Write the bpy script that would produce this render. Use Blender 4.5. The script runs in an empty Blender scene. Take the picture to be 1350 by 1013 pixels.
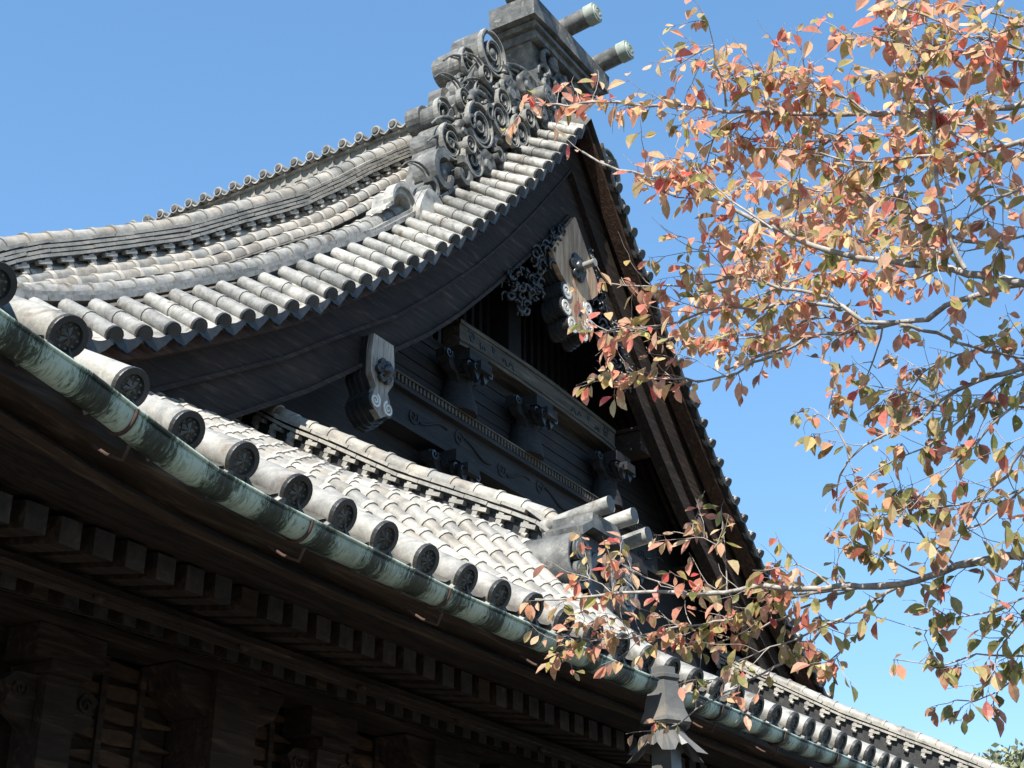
import bpy, math, random
from math import sin, cos, pi, sqrt, radians
from mathutils import Vector

# ---------------------------------------------------------------- camera, sky, sun, exposure
scene = bpy.context.scene
EYE = 1.6
cam_d = bpy.data.cameras.new("camera")
cam = bpy.data.objects.new("camera", cam_d)
scene.collection.objects.link(cam)
cam_d.sensor_width = 36.0
cam_d.lens = 51.467
cam_d.clip_start = 0.1
cam_d.clip_end = 3000.0
PITCH, AZ = 25.571, 31.924          # tilt above the horizon; heading measured from +X towards +Y
cam.location = (0, 0, EYE)
cam.rotation_euler = (radians(90 + PITCH), 0, radians(AZ - 90))
scene.camera = cam

SUN = Vector((-1.0, -0.30, 1.02)).normalized()     # direction towards the sun
sun_d = bpy.data.lights.new("sun", 'SUN')
sun_d.energy = 4.6
sun_d.angle = radians(0.5)
sun_d.color = (1.0, 0.945, 0.86)
sun = bpy.data.objects.new("sun", sun_d)
scene.collection.objects.link(sun)
sun.location = (-20, -5, 40)
sun.rotation_euler = SUN.to_track_quat('Z', 'Y').to_euler()

world = bpy.data.worlds.new("World")
scene.world = world
world.use_nodes = True
wn = world.node_tree
wn.nodes.clear()
sky = wn.nodes.new('ShaderNodeTexSky')
sky.sky_type = 'NISHITA'
sky.sun_disc = False
sky.sun_elevation = math.asin(SUN.z)
sky.sun_rotation = math.atan2(SUN.x, SUN.y)
sky.altitude = 900
sky.air_density = 1.0
sky.dust_density = 0.0
sky.ozone_density = 4.0
bg = wn.nodes.new('ShaderNodeBackground')
bg.inputs['Strength'].default_value = 0.15
wo = wn.nodes.new('ShaderNodeOutputWorld')
soft = wn.nodes.new('ShaderNodeGamma')             # clear autumn air: gentler fall-off from zenith to horizon
soft.inputs[1].default_value = 0.6
hue = wn.nodes.new('ShaderNodeHueSaturation')
hue.inputs['Saturation'].default_value = 1.4
hue.inputs['Value'].default_value = 1.28
wn.links.new(sky.outputs[0], soft.inputs[0])
wn.links.new(soft.outputs[0], hue.inputs['Color'])
wn.links.new(hue.outputs[0], bg.inputs[0])
wn.links.new(bg.outputs[0], wo.inputs[0])

scene.view_settings.view_transform = 'Standard'
scene.view_settings.look = 'None'
scene.view_settings.exposure = 1.25
scene.view_settings.gamma = 1.0
scene.view_settings.use_curve_mapping = False
scene.cycles.max_bounces = 6
scene.cycles.use_denoising = True

C = scene.collection
rnd = random.Random(7)

# ---------------------------------------------------------------- materials (procedural, world-space)
def new_mat(name):
    m = bpy.data.materials.new(name)
    m.use_nodes = True
    nt = m.node_tree
    b = nt.nodes['Principled BSDF']
    return m, nt, b

def noise(nt, vec, scale, detail=5, rough=0.6, stretch=(1, 1, 1), dist=0.0):
    mp = nt.nodes.new('ShaderNodeMapping')
    mp.inputs['Scale'].default_value = stretch
    nt.links.new(vec, mp.inputs['Vector'])
    n = nt.nodes.new('ShaderNodeTexNoise')
    n.inputs['Scale'].default_value = scale
    n.inputs['Detail'].default_value = detail
    n.inputs['Roughness'].default_value = rough
    n.inputs['Distortion'].default_value = dist
    nt.links.new(mp.outputs[0], n.inputs['Vector'])
    return n.outputs['Fac']

def ramp(nt, fac, stops):
    r = nt.nodes.new('ShaderNodeValToRGB')
    el = r.color_ramp.elements
    while len(el) < len(stops):
        el.new(0.5)
    for e, (p, c) in zip(el, stops):
        e.position = p
        e.color = (c[0], c[1], c[2], 1)
    nt.links.new(fac, r.inputs[0])
    return r.outputs[0]

def mixc(nt, fac, a, b, mode='MIX'):
    m = nt.nodes.new('ShaderNodeMix')
    m.data_type = 'RGBA'
    m.blend_type = mode
    for s, v in ((m.inputs[0], fac), (m.inputs[6], a), (m.inputs[7], b)):
        if hasattr(v, 'links') or hasattr(v, 'is_output'):
            nt.links.new(v, s)
        elif isinstance(v, (int, float)):
            s.default_value = v
        else:
            s.default_value = (v[0], v[1], v[2], 1)
    return m.outputs[2]

def pos(nt):
    return nt.nodes.new('ShaderNodeNewGeometry').outputs['Position']

def bump(nt, b, h, strength=0.3, dist=0.01):
    bp = nt.nodes.new('ShaderNodeBump')
    bp.inputs['Strength'].default_value = strength
    bp.inputs['Distance'].default_value = dist
    nt.links.new(h, bp.inputs['Height'])
    nt.links.new(bp.outputs[0], b.inputs['Normal'])

def stone_like(name, stops, scale=3.0, rough=0.6, speck=0.35, bump_s=0.35, stain=None, spec=0.4, soot=0.0):
    m, nt, b = new_mat(name)
    p = pos(nt)
    col = ramp(nt, noise(nt, p, scale, 6, 0.65), stops)
    fine = noise(nt, p, 38, 4, 0.7)
    col = mixc(nt, speck, col, ramp(nt, fine, [(0.3, (0.35, 0.35, 0.35)), (0.7, (1.0, 1.0, 1.0))]), 'MULTIPLY')
    if stain:
        s = ramp(nt, noise(nt, p, stain[1], 5, 0.6, (1, 1, 1), 0.8), [(stain[2], (0, 0, 0)), (stain[2] + 0.14, (1, 1, 1))])
        col = mixc(nt, s, col, stain[0])
    if soot:                            # sooty and lichened patches
        so = ramp(nt, noise(nt, p, 2.3, 7, 0.75, (1, 1, 1), 1.2), [(0.36, (0.34, 0.35, 0.33)), (0.50, (0.9, 0.9, 0.88)), (0.66, (1.12, 1.1, 1.06))])
        col = mixc(nt, soot, col, so, 'MULTIPLY')
        li = ramp(nt, noise(nt, p, 17, 3, 0.6), [(0.66, (0, 0, 0)), (0.70, (1, 1, 1))])
        col = mixc(nt, mixc(nt, 0.6, li, (0, 0, 0)), col, (0.36, 0.36, 0.30))
    nt.links.new(col, b.inputs['Base Color'])
    b.inputs['Roughness'].default_value = rough
    b.inputs['Specular IOR Level'].default_value = spec
    bump(nt, b, fine, bump_s, 0.006)
    return m

def wood(name, stops, stretch=(1.5, 14, 14), rough=0.75, bump_s=0.5, scale=1.6, spec=0.25):
    m, nt, b = new_mat(name)
    p = pos(nt)
    g = noise(nt, p, scale, 6, 0.65, stretch, 0.6)
    big = noise(nt, p, 0.9, 4, 0.6)
    col = ramp(nt, g, stops)
    col = mixc(nt, 0.75, col, ramp(nt, big, [(0.3, (0.45, 0.45, 0.5)), (0.68, (1.25, 1.2, 1.15))]), 'MULTIPLY')
    nt.links.new(col, b.inputs['Base Color'])
    b.inputs['Roughness'].default_value = rough
    b.inputs['Specular IOR Level'].default_value = spec
    bump(nt, b, g, bump_s, 0.02)
    return m

def with_object_tint(m, lo=0.70, hi=1.18):
    """every separate tile fired a little lighter or darker"""
    nt = m.node_tree
    b = nt.nodes['Principled BSDF']
    src = b.inputs['Base Color'].links[0].from_socket
    oi = nt.nodes.new('ShaderNodeObjectInfo')
    r = ramp(nt, oi.outputs['Random'], [(0.0, (lo, lo, lo)), (0.5, (1, 0.99, 0.97)), (1.0, (hi, hi * 0.985, hi * 0.95))])
    nt.links.new(mixc(nt, 1.0, src, r, 'MULTIPLY'), b.inputs['Base Color'])
    return m

def with_tile_tint(m, amount=0.45):
    """each tile has its own shade: blocky variation laid over the base colour"""
    nt = m.node_tree
    b = nt.nodes['Principled BSDF']
    src = b.inputs['Base Color'].links[0].from_socket
    att = nt.nodes.new('ShaderNodeAttribute')
    att.attribute_name = 'shade'
    out = mixc(nt, amount, src, att.outputs['Color'], 'MULTIPLY')
    nt.links.new(out, b.inputs['Base Color'])
    return m

M = {}
M['tile'] = with_object_tint(stone_like('roof_tile_weathered', [(0.25, (0.125, 0.125, 0.12)), (0.45, (0.28, 0.278, 0.265)), (0.75, (0.47, 0.46, 0.43))], 5, 0.5, 0.4, 0.35, ((0.14, 0.11, 0.08), 6, 0.57), 0.5, 0.7))
M['field'] = with_tile_tint(stone_like('field_tile', [(0.25, (0.14, 0.134, 0.12)), (0.45, (0.28, 0.268, 0.24)), (0.75, (0.46, 0.43, 0.375))], 4, 0.5, 0.4, 0.35, ((0.19, 0.165, 0.125), 5, 0.62), 0.5, 0.35), 1.0)
M['collar_glint'] = stone_like('tile_collar_glint', [(0.3, (0.27, 0.255, 0.225)), (0.7, (0.44, 0.41, 0.355))], 9, 0.8, 0.3, 0.4)  # tile collars: the bright glint of sunlit joints is put into a paler colour
M['pan'] = stone_like('pan_tile', [(0.3, (0.05, 0.048, 0.044)), (0.7, (0.14, 0.13, 0.115))], 6, 0.6, 0.4, 0.3)  # darkened so the shade in the gaps between cover rows sits in the colour
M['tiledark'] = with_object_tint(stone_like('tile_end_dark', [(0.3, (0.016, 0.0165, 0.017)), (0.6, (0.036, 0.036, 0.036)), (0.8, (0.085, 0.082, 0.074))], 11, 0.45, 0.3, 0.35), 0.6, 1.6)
M['crest'] = stone_like('tile_crest', [(0.3, (0.04, 0.04, 0.037)), (0.55, (0.09, 0.086, 0.078)), (0.8, (0.18, 0.168, 0.15))], 16, 0.5, 0.3, 0.3)
M['orn'] = stone_like('ornament_tile', [(0.25, (0.045, 0.047, 0.047)), (0.5, (0.125, 0.127, 0.122)), (0.78, (0.28, 0.272, 0.25))], 4, 0.55, 0.4, 0.5, ((0.32, 0.30, 0.26), 5, 0.58), 0.4, 0.8)
M['ornedge'] = stone_like('ornament_worn_edge', [(0.3, (0.17, 0.168, 0.155)), (0.7, (0.36, 0.35, 0.32))], 6, 0.6, 0.4, 0.4, None, 0.4, 0.6)
M['plaster'] = stone_like('old_plaster', [(0.3, (0.16, 0.153, 0.135)), (0.7, (0.30, 0.283, 0.245))], 8, 0.85, 0.3, 0.4)
M['wood'] = wood('dark_timber', [(0.3, (0.0105, 0.007, 0.005)), (0.55, (0.030, 0.020, 0.0145)), (0.8, (0.105, 0.070, 0.046))])
M['woodb'] = wood('brown_timber', [(0.3, (0.016, 0.0085, 0.0055)), (0.55, (0.05, 0.027, 0.017)), (0.8, (0.15, 0.085, 0.052))])
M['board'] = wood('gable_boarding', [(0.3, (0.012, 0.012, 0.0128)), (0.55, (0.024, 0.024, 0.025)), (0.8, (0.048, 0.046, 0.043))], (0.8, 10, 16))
M['beam'] = wood('bleached_beam', [(0.3, (0.03, 0.027, 0.021)), (0.55, (0.08, 0.071, 0.055)), (0.8, (0.20, 0.18, 0.14))], (1.0, 12, 12))
M['pale'] = wood('bare_cypress', [(0.3, (0.22, 0.135, 0.08)), (0.55, (0.42, 0.29, 0.185)), (0.8, (0.58, 0.44, 0.31))], (12, 12, 1.2), 0.7, 0.2)
M['greywood'] = wood('bleached_pendant', [(0.3, (0.15, 0.13, 0.105)), (0.55, (0.36, 0.325, 0.275)), (0.8, (0.52, 0.48, 0.42))], (14, 14, 1.5), 0.75, 0.4)
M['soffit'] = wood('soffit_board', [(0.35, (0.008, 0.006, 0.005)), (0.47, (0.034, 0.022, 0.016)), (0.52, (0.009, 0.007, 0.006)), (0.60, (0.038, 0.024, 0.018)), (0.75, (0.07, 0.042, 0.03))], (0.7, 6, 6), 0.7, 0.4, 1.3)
M['fascia'] = wood('fascia_board', [(0.3, (0.018, 0.012, 0.008)), (0.55, (0.052, 0.034, 0.022)), (0.8, (0.17, 0.125, 0.085))], (1.2, 14, 14))
M['panelw'] = wood('carved_panel_wood', [(0.3, (0.022, 0.013, 0.008)), (0.55, (0.062, 0.036, 0.021)), (0.8, (0.13, 0.078, 0.046))], (3, 8, 8))
M['rafterend'] = wood('rafter_end_grain', [(0.3, (0.022, 0.021, 0.022)), (0.6, (0.058, 0.054, 0.051)), (0.8, (0.13, 0.115, 0.098))], (7, 7, 7))
M['white'] = stone_like('white_paint', [(0.3, (0.48, 0.46, 0.42)), (0.7, (0.70, 0.68, 0.63))], 10, 0.7, 0.2, 0.2)
M['black'] = stone_like('black_paint', [(0.3, (0.012, 0.012, 0.013)), (0.7, (0.035, 0.034, 0.034))], 8, 0.5, 0.3, 0.3)
M['iron'] = stone_like('dark_ironwork', [(0.3, (0.008, 0.0085, 0.009)), (0.7, (0.032, 0.032, 0.033))], 14, 0.35, 0.3, 0.3, None, 0.6)
M['steel'] = stone_like('grey_sheet_copper', [(0.3, (0.065, 0.065, 0.062)), (0.7, (0.135, 0.132, 0.125))], 3, 0.42, 0.25, 0.15, ((0.20, 0.17, 0.13), 4.2, 0.66))
M['rust'] = stone_like('rusty_strap', [(0.3, (0.035, 0.017, 0.011)), (0.7, (0.085, 0.05, 0.036))], 14, 0.8, 0.3, 0.3)
M['bark'] = stone_like('cherry_bark', [(0.3, (0.13, 0.115, 0.10)), (0.55, (0.32, 0.295, 0.265)), (0.8, (0.52, 0.49, 0.45))], 26, 0.8, 0.3, 0.5)
M['gravel'] = stone_like('gravel', [(0.3, (0.07, 0.068, 0.06)), (0.7, (0.13, 0.125, 0.11))], 30, 0.95, 0.4, 0.6)
M['wallplaster'] = stone_like('wall_plaster', [(0.3, (0.10, 0.09, 0.08)), (0.7, (0.16, 0.15, 0.13))], 2, 0.9, 0.15, 0.1)

def patina(name, cap=False):
    m, nt, b = new_mat(name)
    p = pos(nt)
    streak = noise(nt, p, 3.4, 7, 0.78, (10, 2.0, 2.4), 1.8)
    blotch = noise(nt, p, 3.0, 4, 0.6, (1, 1, 1), 0.5)
    sep = nt.nodes.new('ShaderNodeSeparateXYZ'); nt.links.new(p, sep.inputs[0])
    w = nt.nodes.new('ShaderNodeMath'); w.operation = 'MULTIPLY_ADD'
    nt.links.new(sep.outputs['X'], w.inputs[0]); w.inputs[1].default_value = 2 * pi / 0.32; w.inputs[2].default_value = 0.55
    s = nt.nodes.new('ShaderNodeMath'); s.operation = 'SINE'; nt.links.new(w.outputs[0], s.inputs[0])
    a1 = nt.nodes.new('ShaderNodeMath'); a1.operation = 'MULTIPLY_ADD'
    nt.links.new(s.outputs[0], a1.inputs[0]); a1.inputs[1].default_value = 0.0 if cap else 0.13
    nt.links.new(streak, a1.inputs[2])
    a2 = nt.nodes.new('ShaderNodeMath'); a2.operation = 'MULTIPLY_ADD'
    nt.links.new(blotch, a2.inputs[0]); a2.inputs[1].default_value = 0.35; nt.links.new(a1.outputs[0], a2.inputs[2])
    col = ramp(nt, a2.outputs[0], [(0.50, (0.013, 0.018, 0.012)), (0.625, (0.036, 0.050, 0.036)), (0.655, (0.13, 0.18, 0.14)), (0.79, (0.37, 0.45, 0.37))])
    brown = ramp(nt, noise(nt, p, 1.3, 5, 0.7), [(0.58, (0, 0, 0)), (0.76, (1, 1, 1))])
    col = mixc(nt, brown, col, mixc(nt, 0.55, col, (0.055, 0.05, 0.03)))
    nt.links.new(col, b.inputs['Base Color'])
    b.inputs['Roughness'].default_value = 0.55
    b.inputs['Metallic'].default_value = 0.0
    bump(nt, b, streak, 0.15, 0.004)
    return m
M['patina'] = patina('copper_patina')
M['bronze'] = stone_like('verdigris_cap', [(0.3, (0.20, 0.235, 0.195)), (0.7, (0.36, 0.40, 0.34))], 7, 0.6, 0.3, 0.2)

def leaf_mat(name, trans=0.35):
    m, nt, b = new_mat(name)
    at = nt.nodes.new('ShaderNodeAttribute'); at.attribute_name = 'leafcol'
    n = noise(nt, pos(nt), 60, 3, 0.6)
    col = mixc(nt, 0.5, at.outputs['Color'], ramp(nt, n, [(0.3, (0.6, 0.6, 0.6)), (0.7, (1.2, 1.2, 1.2))]), 'MULTIPLY')
    nt.links.new(col, b.inputs['Base Color'])
    b.inputs['Roughness'].default_value = 0.5
    b.inputs['Specular IOR Level'].default_value = 0.45
    tr = nt.nodes.new('ShaderNodeBsdfTranslucent'); nt.links.new(col, tr.inputs['Color'])
    mx = nt.nodes.new('ShaderNodeMixShader'); mx.inputs[0].default_value = trans
    nt.links.new(b.outputs[0], mx.inputs[1]); nt.links.new(tr.outputs[0], mx.inputs[2])
    out = [n_ for n_ in nt.nodes if n_.type == 'OUTPUT_MATERIAL'][0]
    nt.links.new(mx.outputs[0], out.inputs[0])
    return m
M['leaf'] = leaf_mat('autumn_leaf', 0.55)
M['farleaf'] = leaf_mat('far_foliage', 0.2)

# ---------------------------------------------------------------- mesh builder
class MB:
    def __init__(s):
        s.v, s.f, s.m, s.sm, s.shade = [], [], [], [], []
        s.cur, s.smooth = 0, False
    def add(s, vs, fs, mi=None, smooth=None, shade=None):
        o = len(s.v)
        s.v += [tuple(p) for p in vs]
        mi = s.cur if mi is None else mi
        smooth = s.smooth if smooth is None else smooth
        for f in fs:
            s.f.append([i + o for i in f]); s.m.append(mi); s.sm.append(smooth); s.shade.append(shade or (1, 1, 1))
    def box(s, x0, x1, y0, y1, z0, z1, mi=None):
        vs = [(x0, y0, z0), (x1, y0, z0), (x1, y1, z0), (x0, y1, z0), (x0, y0, z1), (x1, y0, z1), (x1, y1, z1), (x0, y1, z1)]
        s.add(vs, [(0, 3, 2, 1), (4, 5, 6, 7), (0, 1, 5, 4), (1, 2, 6, 5), (2, 3, 7, 6), (3, 0, 4, 7)], mi, False)
    def beam(s, p, q, w, h, mi=None):
        """square bar from p to q (w sideways, h in the other direction)"""
        p, q = Vector(p), Vector(q)
        t = (q - p).normalized()
        side = t.cross(Vector((0, 0, 1)))
        side = side.normalized() if side.length > 1e-4 else Vector((1, 0, 0))
        up = side.cross(t).normalized()
        vs = []
        for c in (p, q):
            for a, b in ((-1, -1), (1, -1), (1, 1), (-1, 1)):
                vs.append(c + side * (a * w / 2) + up * (b * h / 2))
        s.add(vs, [(0, 1, 2, 3), (4, 7, 6, 5), (0, 4, 5, 1), (1, 5, 6, 2), (2, 6, 7, 3), (3, 7, 4, 0)], mi, False)
    def tube(s, pts, rads, n=10, mi=None, caps=(True, True), smooth=True, capmi=None, arc=(0, 2 * pi), shade=None):
        pts = [Vector(p) for p in pts]
        if not isinstance(rads, (list, tuple)):
            rads = [rads] * len(pts)
        full = abs(arc[1] - arc[0] - 2 * pi) < 1e-6
        k = n if full else n + 1
        rings, side0 = [], None
        for i, p in enumerate(pts):
            t = (pts[min(i + 1, len(pts) - 1)] - pts[max(i - 1, 0)])
            t = t.normalized() if t.length > 1e-9 else Vector((0, 1, 0))
            if side0 is None:
                ref = Vector((0, 0, 1)) if abs(t.z) < 0.93 else Vector((1, 0, 0))
                side = t.cross(ref).normalized()
            else:
                side = (side0 - t * side0.dot(t)).normalized()
            side0 = side
            up = side.cross(t).normalized()
            for j in range(k):
                a = arc[0] + (arc[1] - arc[0]) * j / n
                rings.append(p + side * (cos(a) * rads[i]) + up * (sin(a) * rads[i]))
        fs = []
        for i in range(len(pts) - 1):
            for j in range(n):
                j2 = (j + 1) % k if full else j + 1
                fs.append((i * k + j, i * k + j2, (i + 1) * k + j2, (i + 1) * k + j))
        s.add(rings, fs, mi, smooth, shade)
        for c, i in ((caps[0], 0), (caps[1], len(pts) - 1)):
            if c:
                s.add(rings[i * k:(i + 1) * k], [tuple(range(k))], mi if capmi is None else capmi, False, shade)
    def prism_y(s, poly, y0, y1, mi=None, smooth=False):
        """outline in XZ pushed along Y"""
        n = len(poly)
        vs = [(x, y0, z) for x, z in poly] + [(x, y1, z) for x, z in poly]
        s.add(vs, [tuple(range(n)), tuple(range(2 * n - 1, n - 1, -1))], mi, False)
        s.add(vs, [(i, i + n, (i + 1) % n + n, (i + 1) % n) for i in range(n)], mi, smooth)
    def strip_y(s, top, bot, y0, y1, mi=None):
        """closed board between two XZ curves of equal length, thickness y0..y1"""
        n = len(top)
        vs = [(x, y0, z) for x, z in top] + [(x, y0, z) for x, z in bot] + [(x, y1, z) for x, z in top] + [(x, y1, z) for x, z in bot]
        fs = []
        for i in range(n - 1):
            fs += [(i, i + n, i + n + 1, i + 1), (2 * n + i, 2 * n + i + 1, 3 * n + i + 1, 3 * n + i),
                   (i, i + 1, 2 * n + i + 1, 2 * n + i), (n + i, 3 * n + i, 3 * n + i + 1, n + i + 1)]
        fs += [(0, 2 * n, 3 * n, n), (n - 1, 2 * n - 1, 4 * n - 1, 3 * n - 1)]
        s.add(vs, fs, mi, False)
    def lathe(s, c, d, prof, n=20, mi=None, smooth=False, close=True):
        """rings (radius, height along d) about the axis through c"""
        c, d = Vector(c), Vector(d).normalized()
        ref = Vector((0, 0, 1)) if abs(d.z) < 0.9 else Vector((1, 0, 0))
        u = d.cross(ref).normalized(); w = u.cross(d).normalized()
        vs = []
        for r, h in prof:
            for j in range(n):
                a = 2 * pi * j / n
                vs.append(c + d * h + u * (cos(a) * r) + w * (sin(a) * r))
        fs = [(i * n + j, i * n + (j + 1) % n, (i + 1) * n + (j + 1) % n, (i + 1) * n + j) for i in range(len(prof) - 1) for j in range(n)]
        s.add(vs, fs, mi, smooth)
        if close: s.add(vs[-n:], [tuple(range(n))], mi, False)
    def volute(s, c, r, turns, w, y0, y1, hand=1, start=0.0, mi=None, sz=1.0, keep=0.2):
        """rolled ribbon of thickness w: a spiral wall running from y0 (front) to y1"""
        n = int(26 * turns) + 2
        A, B = [], []
        for i in range(n):
            t = i / (n - 1)
            a = start + hand * t * turns * 2 * pi
            rr = r * (1 - (1 - keep) * t)
            ri = max(rr - w * (1 - 0.4 * t), 0.004)
            A.append((c[0] + cos(a) * rr, c[1] + sin(a) * rr * sz)); B.append((c[0] + cos(a) * ri, c[1] + sin(a) * ri * sz))
        s.strip_y(A, B, y0, y1, mi)
    def spiral(s, c, r, turns, w, y, hand=1, start=0.0, mi=None, flat=0.012):
        """flat spiral band in the XZ plane standing `flat` proud of y (towards -Y)"""
        n = int(14 * turns) + 2
        A, B = [], []
        for i in range(n):
            t = i / (n - 1)
            a = start + hand * t * turns * 2 * pi
            rr = r * (1 - 0.86 * t)
            ww = w * (1 - 0.45 * t)
            A.append((c[0] + cos(a) * rr, c[1] + sin(a) * rr))
            B.append((c[0] + cos(a) * max(rr - ww, 0.002), c[1] + sin(a) * max(rr - ww, 0.002)))
        s.strip_y(A, B, y - flat, y + 0.001, mi)
    def blob(s, c, r, seed=0, n=2, mi=None, squash=(1, 1, 1), rough=0.25):
        rr = random.Random(seed)
        vs, fs = [], []
        U, V = 8, 5
        for j in range(V + 1):
            for i in range(U):
                th, ph = 2 * pi * i / U, pi * j / V
                k = 1 + rr.uniform(-rough, rough) * (0 < j < V)
                vs.append((c[0] + r * squash[0] * k * sin(ph) * cos(th), c[1] + r * squash[1] * k * sin(ph) * sin(th), c[2] + r * squash[2] * k * cos(ph)))
        for j in range(V):
            for i in range(U):
                fs.append((j * U + i, (j + 1) * U + i, (j + 1) * U + (i + 1) % U, j * U + (i + 1) % U))
        s.add(vs, fs, mi, True)
    def mirror(s, x):
        o = MB(); o.v = [(2 * x - p[0], p[1], p[2]) for p in s.v]; o.f = [f[::-1] for f in s.f]
        o.m, o.sm, o.shade = s.m[:], s.sm[:], s.shade[:]
        return o
    def build(s, name, mats, parent=None, lift=EYE, attr=None):
        """hall coordinates have z = 0 at eye height; lift puts them on the real ground"""
        me = bpy.data.meshes.new(name)
        vs = [(x, y, z + lift) for x, y, z in s.v]
        n = len(vs)
        c = [(min(p[k] for p in vs) + max(p[k] for p in vs)) / 2 for k in range(3)]
        me.from_pydata([(x - c[0], y - c[1], z - c[2]) for x, y, z in vs], [], s.f)
        for mt in (mats if isinstance(mats, (list, tuple)) else [mats]):
            me.materials.append(M[mt] if isinstance(mt, str) else mt)
        me.polygons.foreach_set('material_index', s.m)
        me.polygons.foreach_set('use_smooth', s.sm)
        if attr:
            ca = me.color_attributes.new(attr, 'FLOAT_COLOR', 'CORNER')
            buf = []
            for f, col in zip(s.f, s.shade):
                buf += [col[0], col[1], col[2], 1.0] * len(f)
            ca.data.foreach_set('color', buf)
        me.update()
        o = bpy.data.objects.new(name, me)
        C.objects.link(o)
        place(o, c, parent)
        return o

LOC = {}
def place(o, c, parent):
    LOC[o.name] = Vector(c)
    if parent is not None:
        o.parent = parent
        o.location = Vector(c) - LOC[parent.name]
    else:
        o.location = c

def empty(name, loc):
    o = bpy.data.objects.new(name, None)
    C.objects.link(o)
    o.location = loc
    LOC[o.name] = Vector(loc)
    return o

def tag(o, label=None, cat=None, group=None, kind=None):
    if label: o['label'] = label
    if cat: o['category'] = cat
    if group: o['group'] = group
    if kind: o['kind'] = kind
    return o

def copy_part(o, parent, delta):
    c = o.copy()
    C.objects.link(c)
    c.parent = parent
    place(c, LOC[o.name] + Vector(delta), parent)
    return c

def lerp_table(tab):
    def f(x):
        if x <= tab[0][0]: return tab[0][1]
        for (a, b), (c, d) in zip(tab, tab[1:]):
            if x <= c: return b + (d - b) * (x - a) / (c - a)
        return tab[-1][1]
    return f

def smooth(t):
    t = max(0.0, min(1.0, t))
    return t * t * (3 - 2 * t)

# ---------------------------------------------------------------- ground
g = MB(); g.add([(-1500, -1500, 0), (1500, -1500, 0), (1500, 1500, 0), (-1500, 1500, 0)], [(0, 1, 2, 3)])
tag(g.build('ground', 'gravel', lift=0), kind='structure')

# ---------------------------------------------------------------- the hall: measured profiles (metres, z from eye height)
CX = 15.0                              # the ridge; everything is symmetrical about it
EY = 3.784                             # line of the eave tile ends
YV = 8.0                               # plane of the verge tile ends
ze_ = lerp_table([(1.6, 2.62), (2.0, 2.58), (2.78, 2.44), (3.07, 2.40), (3.40, 2.325), (3.71, 2.268), (4.03, 2.245), (4.35, 2.236), (4.67, 2.226), (5.3, 2.207), (5.95, 2.212), (6.9, 2.225), (7.55, 2.243), (8.5, 2.275), (9.45, 2.29), (10.75, 2.325), (12.0, 2.36), (15.0, 2.40)])
vg_ = lerp_table([(4.6, 4.35), (5.4, 4.68), (6.2, 4.98), (6.78, 5.188), (7.38, 5.474), (7.95, 5.813), (8.53, 6.173), (9.33, 6.69), (10.35, 7.486), (11.07, 8.03), (11.78, 8.682), (12.58, 9.466), (13.29, 10.241), (13.97, 11.04), (14.73, 11.98), (15.0, 12.32)])
rr_ = lerp_table([(3.784, 2.29), (4.2, 2.47), (4.6, 2.73), (5.0, 3.09), (5.3, 3.43), (5.55, 3.72), (5.73, 3.83), (6.24, 4.085), (7.03, 4.475), (7.89, 4.985), (8.36, 5.245), (9.2, 5.80)])
def fold(x): return x if x <= CX else 2 * CX - x
def ze(x): return ze_(fold(x))
def vg(x): return vg_(fold(x))
RX = 9.6                               # descending ridge on the lower roof
def zlow(x, y):
    x = fold(x)
    d = y - EY
    nom = ze_(x) + 0.50 * d + 0.014 * d * d
    if x > RX + 0.05: return nom
    w = smooth((x - 4.6) / (RX - 0.2 - 4.6)) if x < RX - 0.2 else 1.0
    return nom * (1 - w) + rr_(y) * w

hall = empty('temple_hall', (CX, 16.0, 0.0))
tag(hall, 'old timber temple hall with weathered grey tile roof and dark open gable', 'temple')

def P(mb, name, mats, parent=hall, **k): return mb.build(name, mats, parent, **k)

# ---- tile rows -------------------------------------------------------------
def tile_row(mb, path, r, n=6, collar=0.16, seed=0, lip=1.09, mats=(0, 1), skirt=True):
    """a line of half-round cover tiles; path[i] -> path[i+1] is one tile, laid uphill"""
    rr = random.Random(seed)
    for a, b in zip(path, path[1:]):
        a, b = Vector(a), Vector(b)
        k = rr.uniform(0.70, 1.14); warm = rr.uniform(-0.03, 0.06)
        sh = (k + warm, k, k - warm)
        jz = Vector((0, 0, rr.uniform(-0.006, 0.006)))
        m1 = a.lerp(b, 1 - collar)
        mb.tube([a + jz, m1 + jz], [r * 1.0, r * 0.94], n, mats[0], (True, False), True, None, (-0.25, pi + 0.25), sh)
        mb.tube([m1 + jz, b + jz], [r * lip, r * lip], n, mats[1], (True, True), True, None, (-0.25, pi + 0.25), sh)

def resample(fn, u0, u1, step):
    """points of a curve fn(u) every `step` metres"""
    pts = [Vector(fn(u0))]
    u, du = u0, (u1 - u0) / 400.0
    acc = 0.0; last = pts[0]
    for i in range(400):
        u += du
        p = Vector(fn(u))
        acc += (p - last).length; last = p
        if acc >= step:
            pts.append(p); acc -= step
    return pts

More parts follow.
